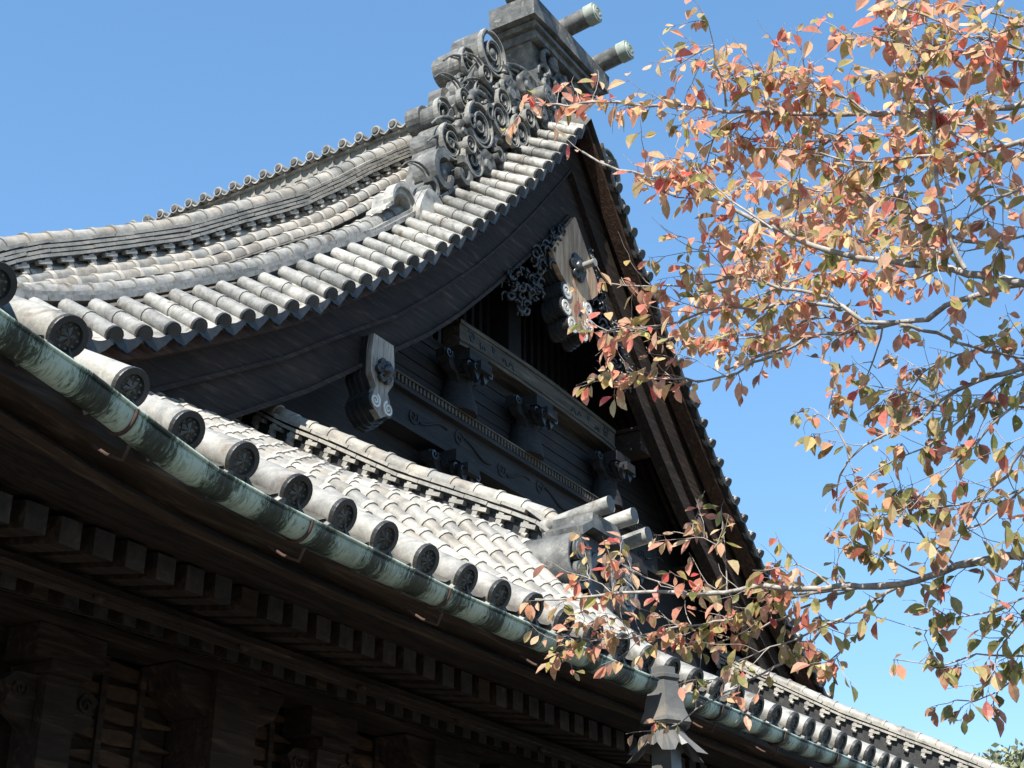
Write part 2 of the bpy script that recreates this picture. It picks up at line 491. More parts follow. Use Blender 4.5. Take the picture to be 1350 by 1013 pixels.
# lower roof: covers run up the slope from each eave tile
S = 0.32
X0 = 3.069                             # eave tile seen at the left edge of the roof
eave_x = [X0 + S * i for i in range(-3, 76)]
low = MB(); base = MB()
def ytop(x):
    xf = fold(x)
    return min(9.15, xf + 1.78)
for i, x in enumerate(eave_x):
    yt = ytop(x)
    if yt - EY < 0.5: continue
    pts = resample(lambda y: (x, y, zlow(x, y)), EY + 0.30 + 0.2 * ((i * 0.618) % 1), yt, 0.19)
    if len(pts) > 1: tile_row(low, pts, 0.067, 7, 0.17, i, 1.09)
P(low, 'lower_roof_tiles', ['field', 'collar_glint'], attr='shade')
cols = []
x = 2.0
while x < 28.0:
    cols.append(x); x += 0.08
NY = 24
vs, fs = [], []
for x in cols:
    yt = max(EY + 0.02, ytop(x))
    ph = cos(2 * pi * (x - X0) / S)
    for j in range(NY + 1):
        y = EY + 0.03 + (yt - EY - 0.03) * j / NY
        vs.append((x, y, zlow(x, y) - 0.055 + 0.03 * ph))
for i in range(len(cols) - 1):
    for j in range(NY):
        a = i * (NY + 1) + j
        fs.append((a, a + NY + 1, a + NY + 2, a + 1))
base.add(vs, fs, 0, True)
P(base, 'lower_roof_pan_tiles', 'pan')

# ---- main roof -------------------------------------------------------------
def field(x):                          # tile surface of the main slope behind the verge
    xf = fold(x)
    return vg_(xf) + 0.22 + 0.84 * smooth((xf - 5.2) / 2.4) - 0.33 * smooth((xf - 12.2) / 2.2) if xf > 6.0 else 2.62 + (xf - 2.0) * (vg_(6.0) + 0.22 - 2.62) / 4.0
def surf(x, y):                        # with the rounded edge rolling down to the verge
    if y >= 10.0: return field(x)
    if y <= 8.62: return vg(x) + 0.43 * (y - 8.0) / 0.62
    return vg(x) + 0.43 + (field(x) - vg(x) - 0.43) * smooth((y - 8.62) / 1.4)
mr = MB()
vs, fs = [], []
ys = [8.03, 8.3, 8.62, 8.8, 9.2, 9.6, 10.0, 16, 22, 28, 34]
xs = [2.0, 3.0, 4.0, 5.0, 5.6, 6.0] + [6.2 + 0.2 * i for i in range(89)] + [24.0, 24.4, 25, 26, 27, 28.0]
for x in xs:
    for y in ys:
        yy = y if 6.2 <= x <= 23.8 else max(y, fold(x) + 1.8)
        vs.append((x, yy, surf(x, yy) - 0.07))
for i in range(len(xs) - 1):
    for j in range(len(ys) - 1):
        a = i * len(ys) + j
        fs.append((a, a + 1, a + len(ys) + 1, a + len(ys)))
mr.add(vs, fs, 0, False)
P(mr, 'main_roof_pan_tiles', 'pan')
# cover rows running down the main slope
mt = MB()
def slope_path(y, x0, x1, h, step):
    return resample(lambda x: (x, y, surf(x, y) + h), x0, x1, step)
for side in (0, 1):
    rows = [9.14, 9.40, 9.66, 9.90] + [10.45 + 0.32 * k for k in range(16)]
    for k, y in enumerate(rows):
        b = MB()
        xa = 6.25 if y < 10.2 else max(2.3, min(6.0, y - 6.0))
        tile_row(b, slope_path(y, xa, 14.6, 0.02 + 0.012 * (k % 2), 0.28), 0.078, 6, 0.17, 50 + k, 1.13)
        if side: b = b.mirror(CX)
        mt.v, off = mt.v, len(mt.v)
        mt.v += b.v; mt.f += [[i + off for i in f] for f in b.f]; mt.m += b.m; mt.sm += b.sm; mt.shade += b.shade
P(mt, 'main_roof_tiles', ['field', 'collar_glint'], attr='shade')
# outer face of the main slope below the verge (hip side), cover rows down to the side eave
# verge tiles: short covers across the edge, each with a disc end and a scalloped pendant between
vx = []
x = 6.03
while x < 14.72:
    vx.append(x)
    s = (vg_(x + 0.05) - vg_(x - 0.05)) / 0.1
    x += 0.332 / sqrt(1 + s * s)
for k, x in enumerate(vx):
    z = vg_(x)
    s = (vg_(x + 0.05) - vg_(x - 0.05)) / 0.1
    lift = 0.43 if x < 13 else 0.36
    mb = MB()
    jx = rnd.uniform(-0.01, 0.01)
    p = [Vector((x + jx, 8.0, z)), Vector((x, 8.30, z + lift * 0.50)), Vector((x, 8.30, z + lift * 0.50)), Vector((x, 8.62, z + lift))]
    sh = rnd.uniform(0.82, 1.08)
    mb.tube([p[0], p[1]], [0.073, 0.069], 12, 0, (False, False), shade=(sh, sh, sh))
    mb.tube([p[1], p[1] + (p[3] - p[2]) * 0.12], [0.079, 0.079], 12, 0, (True, True), shade=(sh, sh, sh))
    mb.tube([p[2] + (p[3] - p[2]) * 0.12, p[3]], [0.073, 0.071], 12, 0, (False, True), shade=(sh, sh * .98, sh * .95))
    d = (p[0] - p[1]).normalized()
    mb.tube([p[0], p[0] + d * 0.03], [0.078, 0.078], 14, 1, (False, True))
    mb.tube([p[0] + d * 0.03, p[0] + d * 0.036], [0.060, 0.052], 12, 1, (False, True))
    # pan with pendant lip, half a step uphill
    nx = x + 0.166 / sqrt(1 + s * s)
    nz = vg_(nx) - 0.045
    w = 0.5 * 0.332 / sqrt(1 + s * s)
    rim, low_ = [], []
    for i in range(13):
        t = -1 + i / 6.0
        rim.append((nx + t * w, nz + t * w * s + 0.055 * t * t))
        low_.append((nx + t * w, nz + t * w * s - 0.02 - 0.105 * (cos(pi * t / 2) ** 1.3) * (0.92 + 0.08 * cos(3 * pi * t))))
    mb.strip_y(rim, low_, 7.99, 8.02, 1)
    vs = [(a, 8.01, b) for a, b in rim] + [(a, 8.62, b + lift - 0.02) for a, b in rim]
    mb.add(vs, [(i, i + 1, i + 14, i + 13) for i in range(12)], 0, True)
    P(mb, 'verge_tile', ['tile', 'tiledark'])
    P(mb.mirror(CX), 'verge_tile', ['tile', 'tiledark'])
# flat course, roll and joints that follow the verge
for side in (0, 1):
    b = MB()
    pts = resample(lambda x: (x, 8.74, vg_(x) + 0.52), 5.9, 14.75, 0.24)
    for a, c in zip(pts, pts[1:]):
        b.beam(a + Vector((0, rnd.uniform(-.006, .006), rnd.uniform(-.004, .004))), a.lerp(c, 0.975), 0.20, 0.05)
    pts = resample(lambda x: (x, 8.78, vg_(x) + 0.575), 5.9, 14.75, 0.21)
    for a, c in zip(pts, pts[1:]):
        b.beam(a + Vector((0, rnd.uniform(-.006, .006), 0)), a.lerp(c, 0.97), 0.17, 0.04)
    if side: b = b.mirror(CX)
    P(b, 'verge_flat_course', 'tile')
    b = MB()
    tile_row(b, resample(lambda x: (x, 8.88, vg_(x) + 0.62), 5.9, 14.8, 0.27), 0.088, 8, 0.15, 5, 1.16, (0, 1))
    if side: b = b.mirror(CX)
    P(b, 'verge_roll', ['tile', 'tile'], attr='shade')

# ---- descending ridges of the main slope -----------------------------------
def ridge_stack(mb, pts, side, width, h_under, layers, cap_r, step=0.27, seed=1, hooks=True):
    """stack of flat courses with hooked tiles under them and a jointed roll on top; pts lie on the roof surface"""
    rr = random.Random(seed)
    pts = [Vector(p) for p in pts]
    up = Vector((0, 0, 1))
    for a, c in zip(pts, pts[1:]):
        mb.beam(a + up * (h_under / 2 - 0.25), c + up * (h_under / 2 - 0.25), width * 0.8, h_under + 0.5, 1)
        if hooks:
            m = a.lerp(c, 0.5)
            t = (c - a)
            for sgn in (-1, 1):
                o = side * (sgn * width * 0.52)
                mb.beam(m + o - t * 0.10 + up * (h_under - 0.05), m + o + t * 0.10 + up * (h_under - 0.05), 0.05, 0.105, 0)
                mb.beam(a + o + up * (h_under - 0.015) + t * 0.02, a + o + t * 0.62 + up * (h_under - 0.035), 0.06, 0.035, 0)
                mb.tube([m + o * 1.05 - t * 0.08 + up * (h_under - 0.115), m + o * 1.05 + t * 0.1 + up * (h_under - 0.115)], 0.026, 7, 0, shade=(1, 1, 1))
        z = h_under
        for l in range(layers):
            w = width * (1.26 - (0.18 if layers < 3 else 0.09) * l)
            j = rr.uniform(-0.004, 0.004)
            o2 = (c - a) * 0.5 * (l % 2)
            mb.beam(a + up * (z + 0.012) + o2, c + up * (z + 0.012) + o2, w * 0.74, 0.026, 1)
            mb.beam(a + up * (z + 0.040 + j) + o2, a.lerp(c, 0.975) + up * (z + 0.040 + j) + o2, w, 0.030, 0)
            z += 0.056
    top = [p + up * (h_under + layers * 0.056 + 0.02) for p in pts]
    tile_row(mb, top, cap_r, 8, 0.14, seed, 1.10, (0, 0))
    return mb

for side in (0, 1):
    b = MB()
    pts = resample(lambda x: (x, 10.0, field(x) + 0.05), 5.4, 14.2, 0.29)
    ridge_stack(b, pts, Vector((0, 1, 0)), 0.36, 0.11, 4, 0.098, seed=3)
    if side: b = b.mirror(CX)
    P(b, 'descending_ridge', ['field', 'tiledark'], attr='shade')

# ---- main ridge ------------------------------------------------------------
b = MB()
b.box(CX - 0.26, CX + 0.26, 9.2, 34, 12.0, 12.74, 0)
b.box(CX - 0.31, CX + 0.31, 9.2, 34, 12.74, 12.79, 1)
b.box(CX - 0.27, CX + 0.27, 9.2, 34, 12.79, 13.02, 2)
b.box(CX - 0.33, CX + 0.33, 9.2, 34, 13.02, 13.055, 1)
P(b, 'main_ridge', ['plaster', 'tile', 'plaster'])
b = MB()
for k in range(77):
    y = 9.3 + 0.32 * k
    for sg in (-1, 1):
        b.tube([(CX + sg * 0.12, y, 13.155), (CX + sg * 0.42, y, 13.13)], 0.085, 12, 0)
        b.tube([(CX + sg * 0.42, y, 13.13), (CX + sg * 0.44, y, 13.128)], [0.062, 0.05], 10, 1)
        rim = [(y + 0.08 + 0.16 * i / 8, 13.095 - 0.05 * sin(pi * i / 8)) for i in range(9)]
        vs = [(CX + sg * 0.40, a, c) for a, c in rim] + [(CX + sg * 0.40, a, c - 0.028) for a, c in rim] + [(CX + sg * 0.1, a, c + 0.02) for a, c in rim]
        b.add(vs, [(i, i + 1, i + 10, i + 9) for i in range(8)] + [(i, i + 1, i + 19, i + 18) for i in range(8)], 0, False)
        # ragged plaster drips in the band below
        b.box(CX + sg * 0.275 - 0.01, CX + sg * 0.275 + 0.01, y - 0.06, y + rnd.uniform(0.02, 0.08), 12.92 - rnd.uniform(0.03, 0.09), 13.02, 2)
b.box(CX - 0.14, CX + 0.14, 9.2, 34, 13.055, 13.20, 0)
P(b, 'ridge_crown_tiles', ['tile', 'crest', 'plaster'])

# ---- bargeboards -----------------------------------------------------------
bl_ = lerp_table([(6.3, 4.15), (7.0, 4.42), (7.8, 4.80), (8.68, 5.28), (9.76, 5.99), (10.93, 6.87), (11.73, 7.47), (12.32, 7.98), (13.12, 8.76), (14.03, 9.70), (14.94, 10.70), (15.0, 10.77)])
def barge_curves(x0, x1, lo, hi, n=40):
    xs_ = [x0 + (x1 - x0) * i / n for i in range(n + 1)]
    return [(x, hi(x)) for x in xs_], [(x, lo(x)) for x in xs_]
def midline(x): return vg_(x) - 0.47 - 0.30 * smooth((x - 8) / 7)
for side in (0, 1):
    def mk(f, name, mats):
        b = MB(); f(b)
        if side: b = b.mirror(CX)
        return P(b, name, mats)
    board = mk(lambda b: b.strip_y(*barge_curves(6.3, 14.997, bl_, lambda x: vg_(x) + 0.06), 8.45, 8.58), 'bargeboard', 'wood')
    def mould(b):
        b.strip_y(*barge_curves(6.3, 14.997, midline, lambda x: vg_(x) + 0.03), 8.38, 8.448)
        b.strip_y(*barge_curves(6.3, 14.997, lambda x: midline(x) - 0.05, lambda x: midline(x)), 8.36, 8.448)
        b.strip_y(*barge_curves(6.3, 14.997, lambda x: bl_(x) - 0.004, lambda x: bl_(x) + 0.055), 8.405, 8.448)
    o = mk(mould, 'moulding', 'wood')
    o.parent = board; place(o, LOC[o.name], board)
    # boards closing the underside of the verge tiles
    mk(lambda b: b.strip_y(*barge_curves(6.1, 14.997, lambda x: vg_(x) - 0.20, lambda x: vg_(x) - 0.07), 8.10, 8.30), 'verge_batten', 'woodb')
    def soff(b):
        xs_ = [6.2 + 0.2 * i for i in range(45)]
        vs = [(x, 8.57, vg_(x) - 0.06) for x in xs_] + [(x, 9.7, vg_(x) + 0.02) for x in xs_]
        n = len(xs_)
        b.add(vs, [(i, i + 1, n + i + 1, n + i) for i in range(n - 1)])
        vs = [(x, 8.25, vg_(x) - 0.02) for x in xs_] + [(x, 8.47, vg_(x) - 0.02) for x in xs_]
        b.add(vs, [(i, i + 1, n + i + 1, n + i) for i in range(n - 1)])
    mk(soff, 'verge_soffit', 'wood')
    for y in (8.66, 8.80, 8.94, 9.08):
        mk(lambda b: b.strip_y(*barge_curves(6.4, 14.9, lambda x: vg_(x) - 0.30, lambda x: vg_(x) - 0.05), y, y + 0.06), 'verge_rafter', 'wood')

# ---- gable pendants --------------------------------------------------------
def pendant(cx, zt, prof, y, spir, boss, s_r, name, facemat='pale', peg=True, bs=1.0):
    b_r = bs * 1.15
    """prof: (half width, z) from the top down"""
    face = MB()
    left = [(cx - w, z) for w, z in prof]
    right = [(cx + w, z) for w, z in prof][::-1]
    poly = left + right
    face.prism_y(poly, y, y + 0.07)
    for sx, sz, h, st in spir:
        pass
    f = P(face, name, facemat)
    back = MB()
    zm = sum(z for w, z in prof) / len(prof)
    k = 0
    for dy, g_ in ((0.072, 0.01), (0.125, 0.035), (0.178, 0.055), (0.231, 0.07)):
        lower = [(w + g_ * (1 if z < zt - 0.35 else 0.15), z - (g_ if z < zt - 0.35 else 0)) for w, z in prof]
        poly = [(cx - w, z) for w, z in lower] + [(cx + w, z) for w, z in lower][::-1]
        back.prism_y(poly, y + dy, y + dy + 0.048, 0)
        for sx, sz, h, st in spir:
            back.lathe((cx + sx * 1.08, y + dy + 0.046, sz - g_ * 0.7), (0, -1, 0), [(s_r * 1.02 + g_ * 0.4, 0), (s_r * 1.02 + g_ * 0.4, 0.047)], 18)
    P(back, 'pendant_backing', 'black', f)
    for sx, sz, h, st in spir:
        sp = MB()
        sp.lathe((cx + sx, y + 0.066, sz), (0, -1, 0), [(s_r * 1.12, 0), (s_r * 1.12, 0.064)], 22, 1)
        sp.spiral((cx + sx, sz), s_r * 1.1, 1.9, s_r * 0.36, y - 0.002, h, st, 0)
        P(sp, 'white_scroll', ['white', 'black'], f)
    bz = boss
    bo = MB()
    bo.tube([(cx, y, bz), (cx, y - 0.06, bz)], [0.15 * b_r, 0.13 * b_r], 6, 0, smooth=False)
    for a in range(6):                          # six petals with a raised rim
        th = a * pi / 3
        c_ = (cx + 0.13 * b_r * cos(th), y - 0.04, bz + 0.13 * b_r * sin(th))
        bo.lathe(c_, (0.25 * cos(th), -1, 0.25 * sin(th)), [(0.07 * b_r, -0.03), (0.075 * b_r, 0.015), (0.05 * b_r, 0.025), (0.035 * b_r, 0.010), (0.01, 0.012)], 10, 0, True)
    bo.lathe((cx, y - 0.06, bz), (0, -1, 0), [(0.10 * b_r, 0), (0.09 * b_r, 0.04), (0.05 * b_r, 0.06)], 12, 0, True)
    if peg: bo.tube([(cx, y - 0.10, bz), (cx, y - 0.25, bz + 0.01), (cx, y - 0.29, bz + 0.01)], [0.05, 0.05, 0.06], 14, 1)
    P(bo, 'boss', ['iron', 'tile'], f)
    return f
gp = [(0.02, 10.70), (0.40, 10.22), (0.63, 9.90), (0.58, 9.76), (0.42, 9.62), (0.27, 9.54), (0.27, 9.30), (0.28, 9.10), (0.16, 8.95), (0.0, 8.93)]
gf = pendant(CX - 0.04, 10.70, gp, 8.30, [(-0.29, 9.42, -1, 0.3), (-0.31, 9.18, -1, 0.0), (-0.15, 8.99, -1, -0.6), (0.29, 9.42, 1, 2.84), (0.31, 9.18, 1, 3.14), (0.15, 8.99, 1, 3.7)], 9.90, 0.12, 'gable_pendant', bs=0.9)
hb = MB()
for i in range(6):
    hb.blob((CX + 0.055 * cos(i * pi / 3), 8.297, 9.30 + 0.07 * sin(i * pi / 3)), 0.042, i, squash=(1, 0.2, 1))
P(hb, 'pierced_flower', 'black', gf)
for side in (0, 1):
    cv = MB()
    rr = random.Random(12)
    for i in range(120):
        t = rr.random()
        x = 13.40 + 1.25 * t
        top = bl_(x) + 0.03
        z = top - rr.random() ** 0.9 * (0.12 + 0.66 * sin(pi * min(1, 0.12 + t * 0.95)))
        r = rr.uniform(0.035, 0.085)
        y = 8.46 + rr.uniform(-0.12, 0.06)
        n = 9; a0 = rr.uniform(0, 6.28); h = rr.choice((-1, 1))
        pts = [(x + r * (1 - 0.09 * j) * cos(a0 + h * j * 0.68), y - 0.010 * j, z + r * (1 - 0.09 * j) * sin(a0 + h * j * 0.68)) for j in range(n)]
        cv.tube(pts, [0.008 + 0.016 * sin(pi * (j + 1) / (n + 1)) for j in range(n)], 5)
    if side: cv = cv.mirror(CX)
    P(cv, 'carved_foliage', 'iron')
    if side: continue
    cxp = 10.80
    sp2 = [(0.17, 7.0), (0.20, 6.78), (0.19, 6.55), (0.10, 6.42), (0.13, 6.36), (0.17, 6.27), (0.13, 6.18), (0.06, 6.14), (0.0, 6.10)]
    pendant(cxp, 7.0, sp2, 8.30, [(-0.11, 6.26, -1, 1.2), (0.11, 6.24, 1, 1.9)], 6.62, 0.085, 'small_pendant', 'greywood', peg=False, bs=0.62)

# ---- gable wall ------------------------------------------------------------
b = MB()
xs_ = [9.0 + 0.25 * i for i in range(49)]
b.strip_y([(x, min(vg(x), 8.0) + 0.0) for x in xs_], [(x, 4.6) for x in xs_], 9.12, 9.2)
for k in range(6):                      # board edges
    b.box(10.8, 19.2, 9.105 - 0.004 * (k % 2), 9.119, 7.18 + 0.16 * k, 7.325 + 0.16 * k)
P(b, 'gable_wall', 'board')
b = MB()
xs_ = [11.6 + 0.2 * i for i in range(35)]
b.strip_y([(x, vg(x)) for x in xs_], [(x, 7.9) for x in xs_], 9.7, 9.75)
k = 0
x = 12.6
while x < 17.45:
    b.box(x, x + 0.07, 9.55, 9.69, 8.35, vg(x) - 0.1); x += 0.19
b.box(CX - 0.16, CX + 0.16, 9.3, 9.6, 8.4, 11.6)
P(b, 'gable_lattice', 'black')
b = MB()                                # bleached rainbow beam
n = 30
top = [(13.02 + 3.96 * i / n, 8.37 + 0.05 * sin(pi * i / n)) for i in range(n + 1)]
bot = [(x, 8.06 + 0.07 * sin(pi * i / n) ** 0.5) for i, (x, z) in enumerate(top)]
b.strip_y(top, bot, 8.86, 9.10)
b.strip_y([(x, z + 0.035) for x, z in top], [(x, z - 0.02) for x, z in top], 8.84, 9.05)
b.strip_y([(x, z + 0.08) for x, z in bot], [(x, z + 0.05) for x, z in bot], 8.845, 8.859)
bm = P(b, 'rainbow_beam', 'beam')
for sg in (-1, 1):
    for (ox, oz, r, h) in ((1.72, 8.27, 0.10, 1), (1.45, 8.23, 0.085, -1), (1.22, 8.30, 0.06, 1)):
        b = MB()
        b.spiral((CX + sg * ox, oz), r, 1.4, 0.028, 8.86, h * sg, 0.6 if sg > 0 else 2.5)
        P(b, 'carved_scroll', 'black', bm)
    b = MB()
    b.tube([(CX + sg * (1.0 - 0.02 * j), 8.857, 8.25 + 0.045 * sin(j * 0.8)) for j in range(16)], [0.014] * 16, 5)
    P(b, 'carved_scroll', 'black', bm)
b = MB()                                # toothed beam
b.box(11.7, 18.3, 8.92, 9.10, 6.66, 7.02)
b.box(11.7, 18.3, 8.84, 9.10, 7.02, 7.07)
b.box(11.7, 18.3, 8.86, 9.10, 6.58, 6.66)
b.box(11.7, 18.3, 8.88, 9.10, 7.075, 7.17)
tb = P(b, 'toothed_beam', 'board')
b = MB()
x = 11.72
while x < 18.26:
    b.box(x, x + 0.036, 8.845, 8.878, 7.085, 7.165); x += 0.072
b.box(11.7, 18.3, 8.835, 8.9, 7.172, 7.19)
P(b, 'dentil_course', 'beam', tb)
for i in range(7):
    b = MB()
    cx = 12.2 + 0.93 * i
    h = 1 if i % 2 else -1
    b.spiral((cx, 6.84 + 0.03 * h), 0.12, 1.5, 0.03, 8.918, h, 0.5)
    b.tube([(cx + 0.12 + 0.05 * j, 8.912, 6.84 + 0.07 * h * cos(j * 0.35)) for j in range(12)], [0.016] * 12, 5)
    P(b, 'carved_scroll', 'board', tb)
def bracket(cx, z0, z1, name='gable_bracket', post=True):
    b = MB()
    rr = random.Random(int(cx * 10))
    if post:
        b.tube([(cx, 8.98, z0), (cx, 8.98, z0 + 0.12), (cx, 8.98, (z0 + z1) / 2), (cx, 8.98, z1 - 0.2)], [0.26, 0.25, 0.16, 0.13], 10, 0)
    b.box(cx - 0.20, cx + 0.20, 8.66, 9.1, z1 - 0.22, z1 - 0.08, 0)
    b.box(cx - 0.12, cx + 0.12, 8.55, 9.1, z1 - 0.36, z1 - 0.24, 0)
    for sg in (-1, 1):                  # cloud-shaped arms with a curled tip, and leaves in front
        arm = [(cx + sg * 0.05, z1 - 0.24), (cx + sg * 0.34, z1 - 0.10), (cx + sg * 0.46, z1 - 0.14), (cx + sg * 0.44, z1 - 0.24), (cx + sg * 0.36, z1 - 0.25), (cx + sg * 0.30, z1 - 0.34), (cx + sg * 0.20, z1 - 0.36), (cx + sg * 0.14, z1 - 0.46), (cx + sg * 0.05, z1 - 0.46)]
        b.prism_y(arm, 8.86, 8.98, 0)
        b.volute((cx + sg * 0.39, z1 - 0.18), 0.085, 1.3, 0.03, 8.82, 8.87, sg, 0.5, 1)
        for q in range(3):
            y = 8.80 - 0.09 * q
            b.prism_y([(cx + sg * (0.02 + 0.03 * q), z1 - 0.38 - 0.05 * q), (cx + sg * (0.20 - 0.02 * q), z1 - 0.30 - 0.04 * q), (cx + sg * (0.25 - 0.03 * q), z1 - 0.20 - 0.05 * q), (cx + sg * (0.13), z1 - 0.22 - 0.05 * q), (cx + sg * 0.02, z1 - 0.25 - 0.05 * q)], y, y + 0.05, 1)
            b.volute((cx + sg * (0.19 - 0.02 * q), z1 - 0.24 - 0.05 * q), 0.06, 1.2, 0.024, y - 0.03, y + 0.02, -sg, 1.0, 1)
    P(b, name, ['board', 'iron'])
bracket(CX - 0.3, 7.19, 8.02); bracket(CX + 1.85, 7.19, 8.02); bracket(CX - 1.85, 7.19, 8.02)
bracket(CX - 2.1, 6.0, 6.62, post=False); bracket(CX + 2.1, 6.0, 6.62, post=False)
for sg in (1,):
    for ox, z, zz in ((2.36, 8.12, 8.42), (4.35, 6.62, 6.95)):
        b = MB(); x = CX + sg * ox
        b.box(x - 0.16, x + 0.16, 8.56, 9.12, z, zz)
        b.box(x - 0.20, x + 0.20, 8.56, 9.12, zz + 0.003, zz + 0.06)
        P(b, 'purlin_end', 'wood')

# ---- ridge-end ornament ----------------------------------------------------
core = MB()
core.prism_y([(CX - 0.62, 12.2), (CX - 0.52, 12.7), (CX - 0.60, 13.05), (CX - 0.78, 13.32), (CX + 0.78, 13.32), (CX + 0.60, 13.05), (CX + 0.52, 12.7), (CX + 0.62, 12.2)], 8.55, 9.2)
core.box(CX - 0.70, CX + 0.70, 8.5, 9.2, 12.0, 12.3)
orn = P(core, 'ridge_end_ornament', 'orn')
b = MB()
b.prism_y([(CX - 1.09, 13.50), (CX - 1.12, 13.82), (CX + 1.12, 13.82), (CX + 1.09, 13.50), (CX + 0.55, 13.54), (CX - 0.55, 13.54)], 8.30, 9.04)
P(b, 'top_slab', 'orn', orn)
b = MB()
b.prism_y([(CX - 0.82, 13.323), (CX - 0.86, 13.43), (CX + 0.86, 13.43), (CX + 0.82, 13.323)], 8.42, 9.05)
b.prism_y([(CX - 0.93, 13.432), (CX - 0.97, 13.497), (CX + 0.97, 13.497), (CX + 0.93, 13.432)], 8.36, 9.06)
P(b, 'under_slab', 'orn', orn)
for dx in (-1.0, 0.0, 1.0):
    b = MB()
    x = CX + dx - 0.04
    b.tube([(x, 8.75, 13.95), (x, 8.0, 14.04)], 0.145, 18, 0, smooth=True)
    b.tube([(x, 8.02, 14.038), (x, 7.87, 14.055)], 0.158, 18, 1)
    b.tube([(x, 7.87, 14.055), (x, 7.85, 14.057)], [0.125, 0.115], 16, 1)
    b.spiral((x, 14.057), 0.10, 2, 0.03, 7.849, 1, 0, 1, 0.01)
    P(b, 'ridge_cylinder', ['orn', 'bronze'], orn)
b = MB()                                # carved front and corner volutes
rr = random.Random(4)
for sg in (-1, 1):
    b.tube([(CX + sg * 0.60, 8.36, 12.42), (CX + sg * 0.60, 9.1, 12.42)], 0.16, 14)
    b.spiral((CX + sg * 0.60, 12.42), 0.155, 1.8, 0.06, 8.358, sg, 0)
    b.tube([(CX + sg * 0.72, 8.42, 12.12), (CX + sg * 0.72, 9.1, 12.12)], 0.17, 14)
    b.spiral((CX + sg * 0.72, 12.12), 0.165, 1.8, 0.06, 8.418, sg, 0)
for i in range(40):
    x = CX + rr.uniform(-0.55, 0.55); z = rr.uniform(12.1, 13.25); r = rr.uniform(0.07, 0.16)
    h = rr.choice((-1, 1)); a0 = rr.uniform(0, 6)
    pts = [(x + r * (1 - .08 * j) * cos(a0 + h * j * .7), 8.54 - .012 * j, z + 1.2 * r * (1 - .08 * j) * sin(a0 + h * j * .7)) for j in range(9)]
    b.tube(pts, [0.02 + 0.028 * sin(pi * j / 8) for j in range(9)], 6)
P(b, 'carved_front', 'orn', orn)

# scroll fins stepping down both slopes from the ridge end
SCROLLS = [  # x, z, radius, front y, depth, hand
    (13.36, 12.56, 0.32, 8.62, 0.5, 1), (13.04, 12.24, 0.22, 8.78, 0.42, 1), (13.18, 11.76, 0.22, 8.66, 0.16, -1), (12.94, 11.1, 0.3, 8.54, 0.19, 1), (12.88, 11.66, 0.17, 8.74, 0.15, 1), (13.62, 12.3, 0.16, 8.56, 0.17, -1), (13.5, 11.82, 0.17, 8.54, 0.18, 1),
    (12.4, 11.02, 0.21, 8.72, 0.36, -1), (12.44, 10.58, 0.23, 8.64, 0.38, 1), (12.26, 10.02, 0.27, 8.58, 0.42, 1), (12.66, 10.62, 0.11, 8.5, 0.19, -1), (13.14, 11.4, 0.12, 8.5, 0.22, 1), (13.62, 11.28, 0.13, 8.46, 0.17, 1), (13.1, 12.02, 0.12, 8.56, 0.2, -1), (12.72, 11, 0.1, 8.5, 0.14, 1), (14.02, 11.84, 0.13, 8.46, 0.15, -1), (13.3, 10.82, 0.1, 8.46, 0.15, -1), (12.04, 9.66, 0.14, 8.6, 0.16, -1), (12.62, 10.86, 0.13, 8.56, 0.17, 1), (12.66, 11.36, 0.14, 8.6, 0.19, -1),
    (12.8, 10.5, 0.22, 8.55, 0.19, -1), (13.46, 11.02, 0.21, 8.55, 0.16, 1), (13.38, 11.46, 0.22, 8.52, 0.19, -1),
    (13.88, 11.54, 0.23, 8.5, 0.15, 1), (14.42, 12.06, 0.31, 8.48, 0.22, -1), (14.18, 12.55, 0.21, 8.55, 0.5, 1),
    (13.74, 12.15, 0.24, 8.55, 0.15, 1), (13.12, 10.62, 0.2, 8.52, 0.21, 1), (12.62, 10.2, 0.19, 8.54, 0.17, -1)]
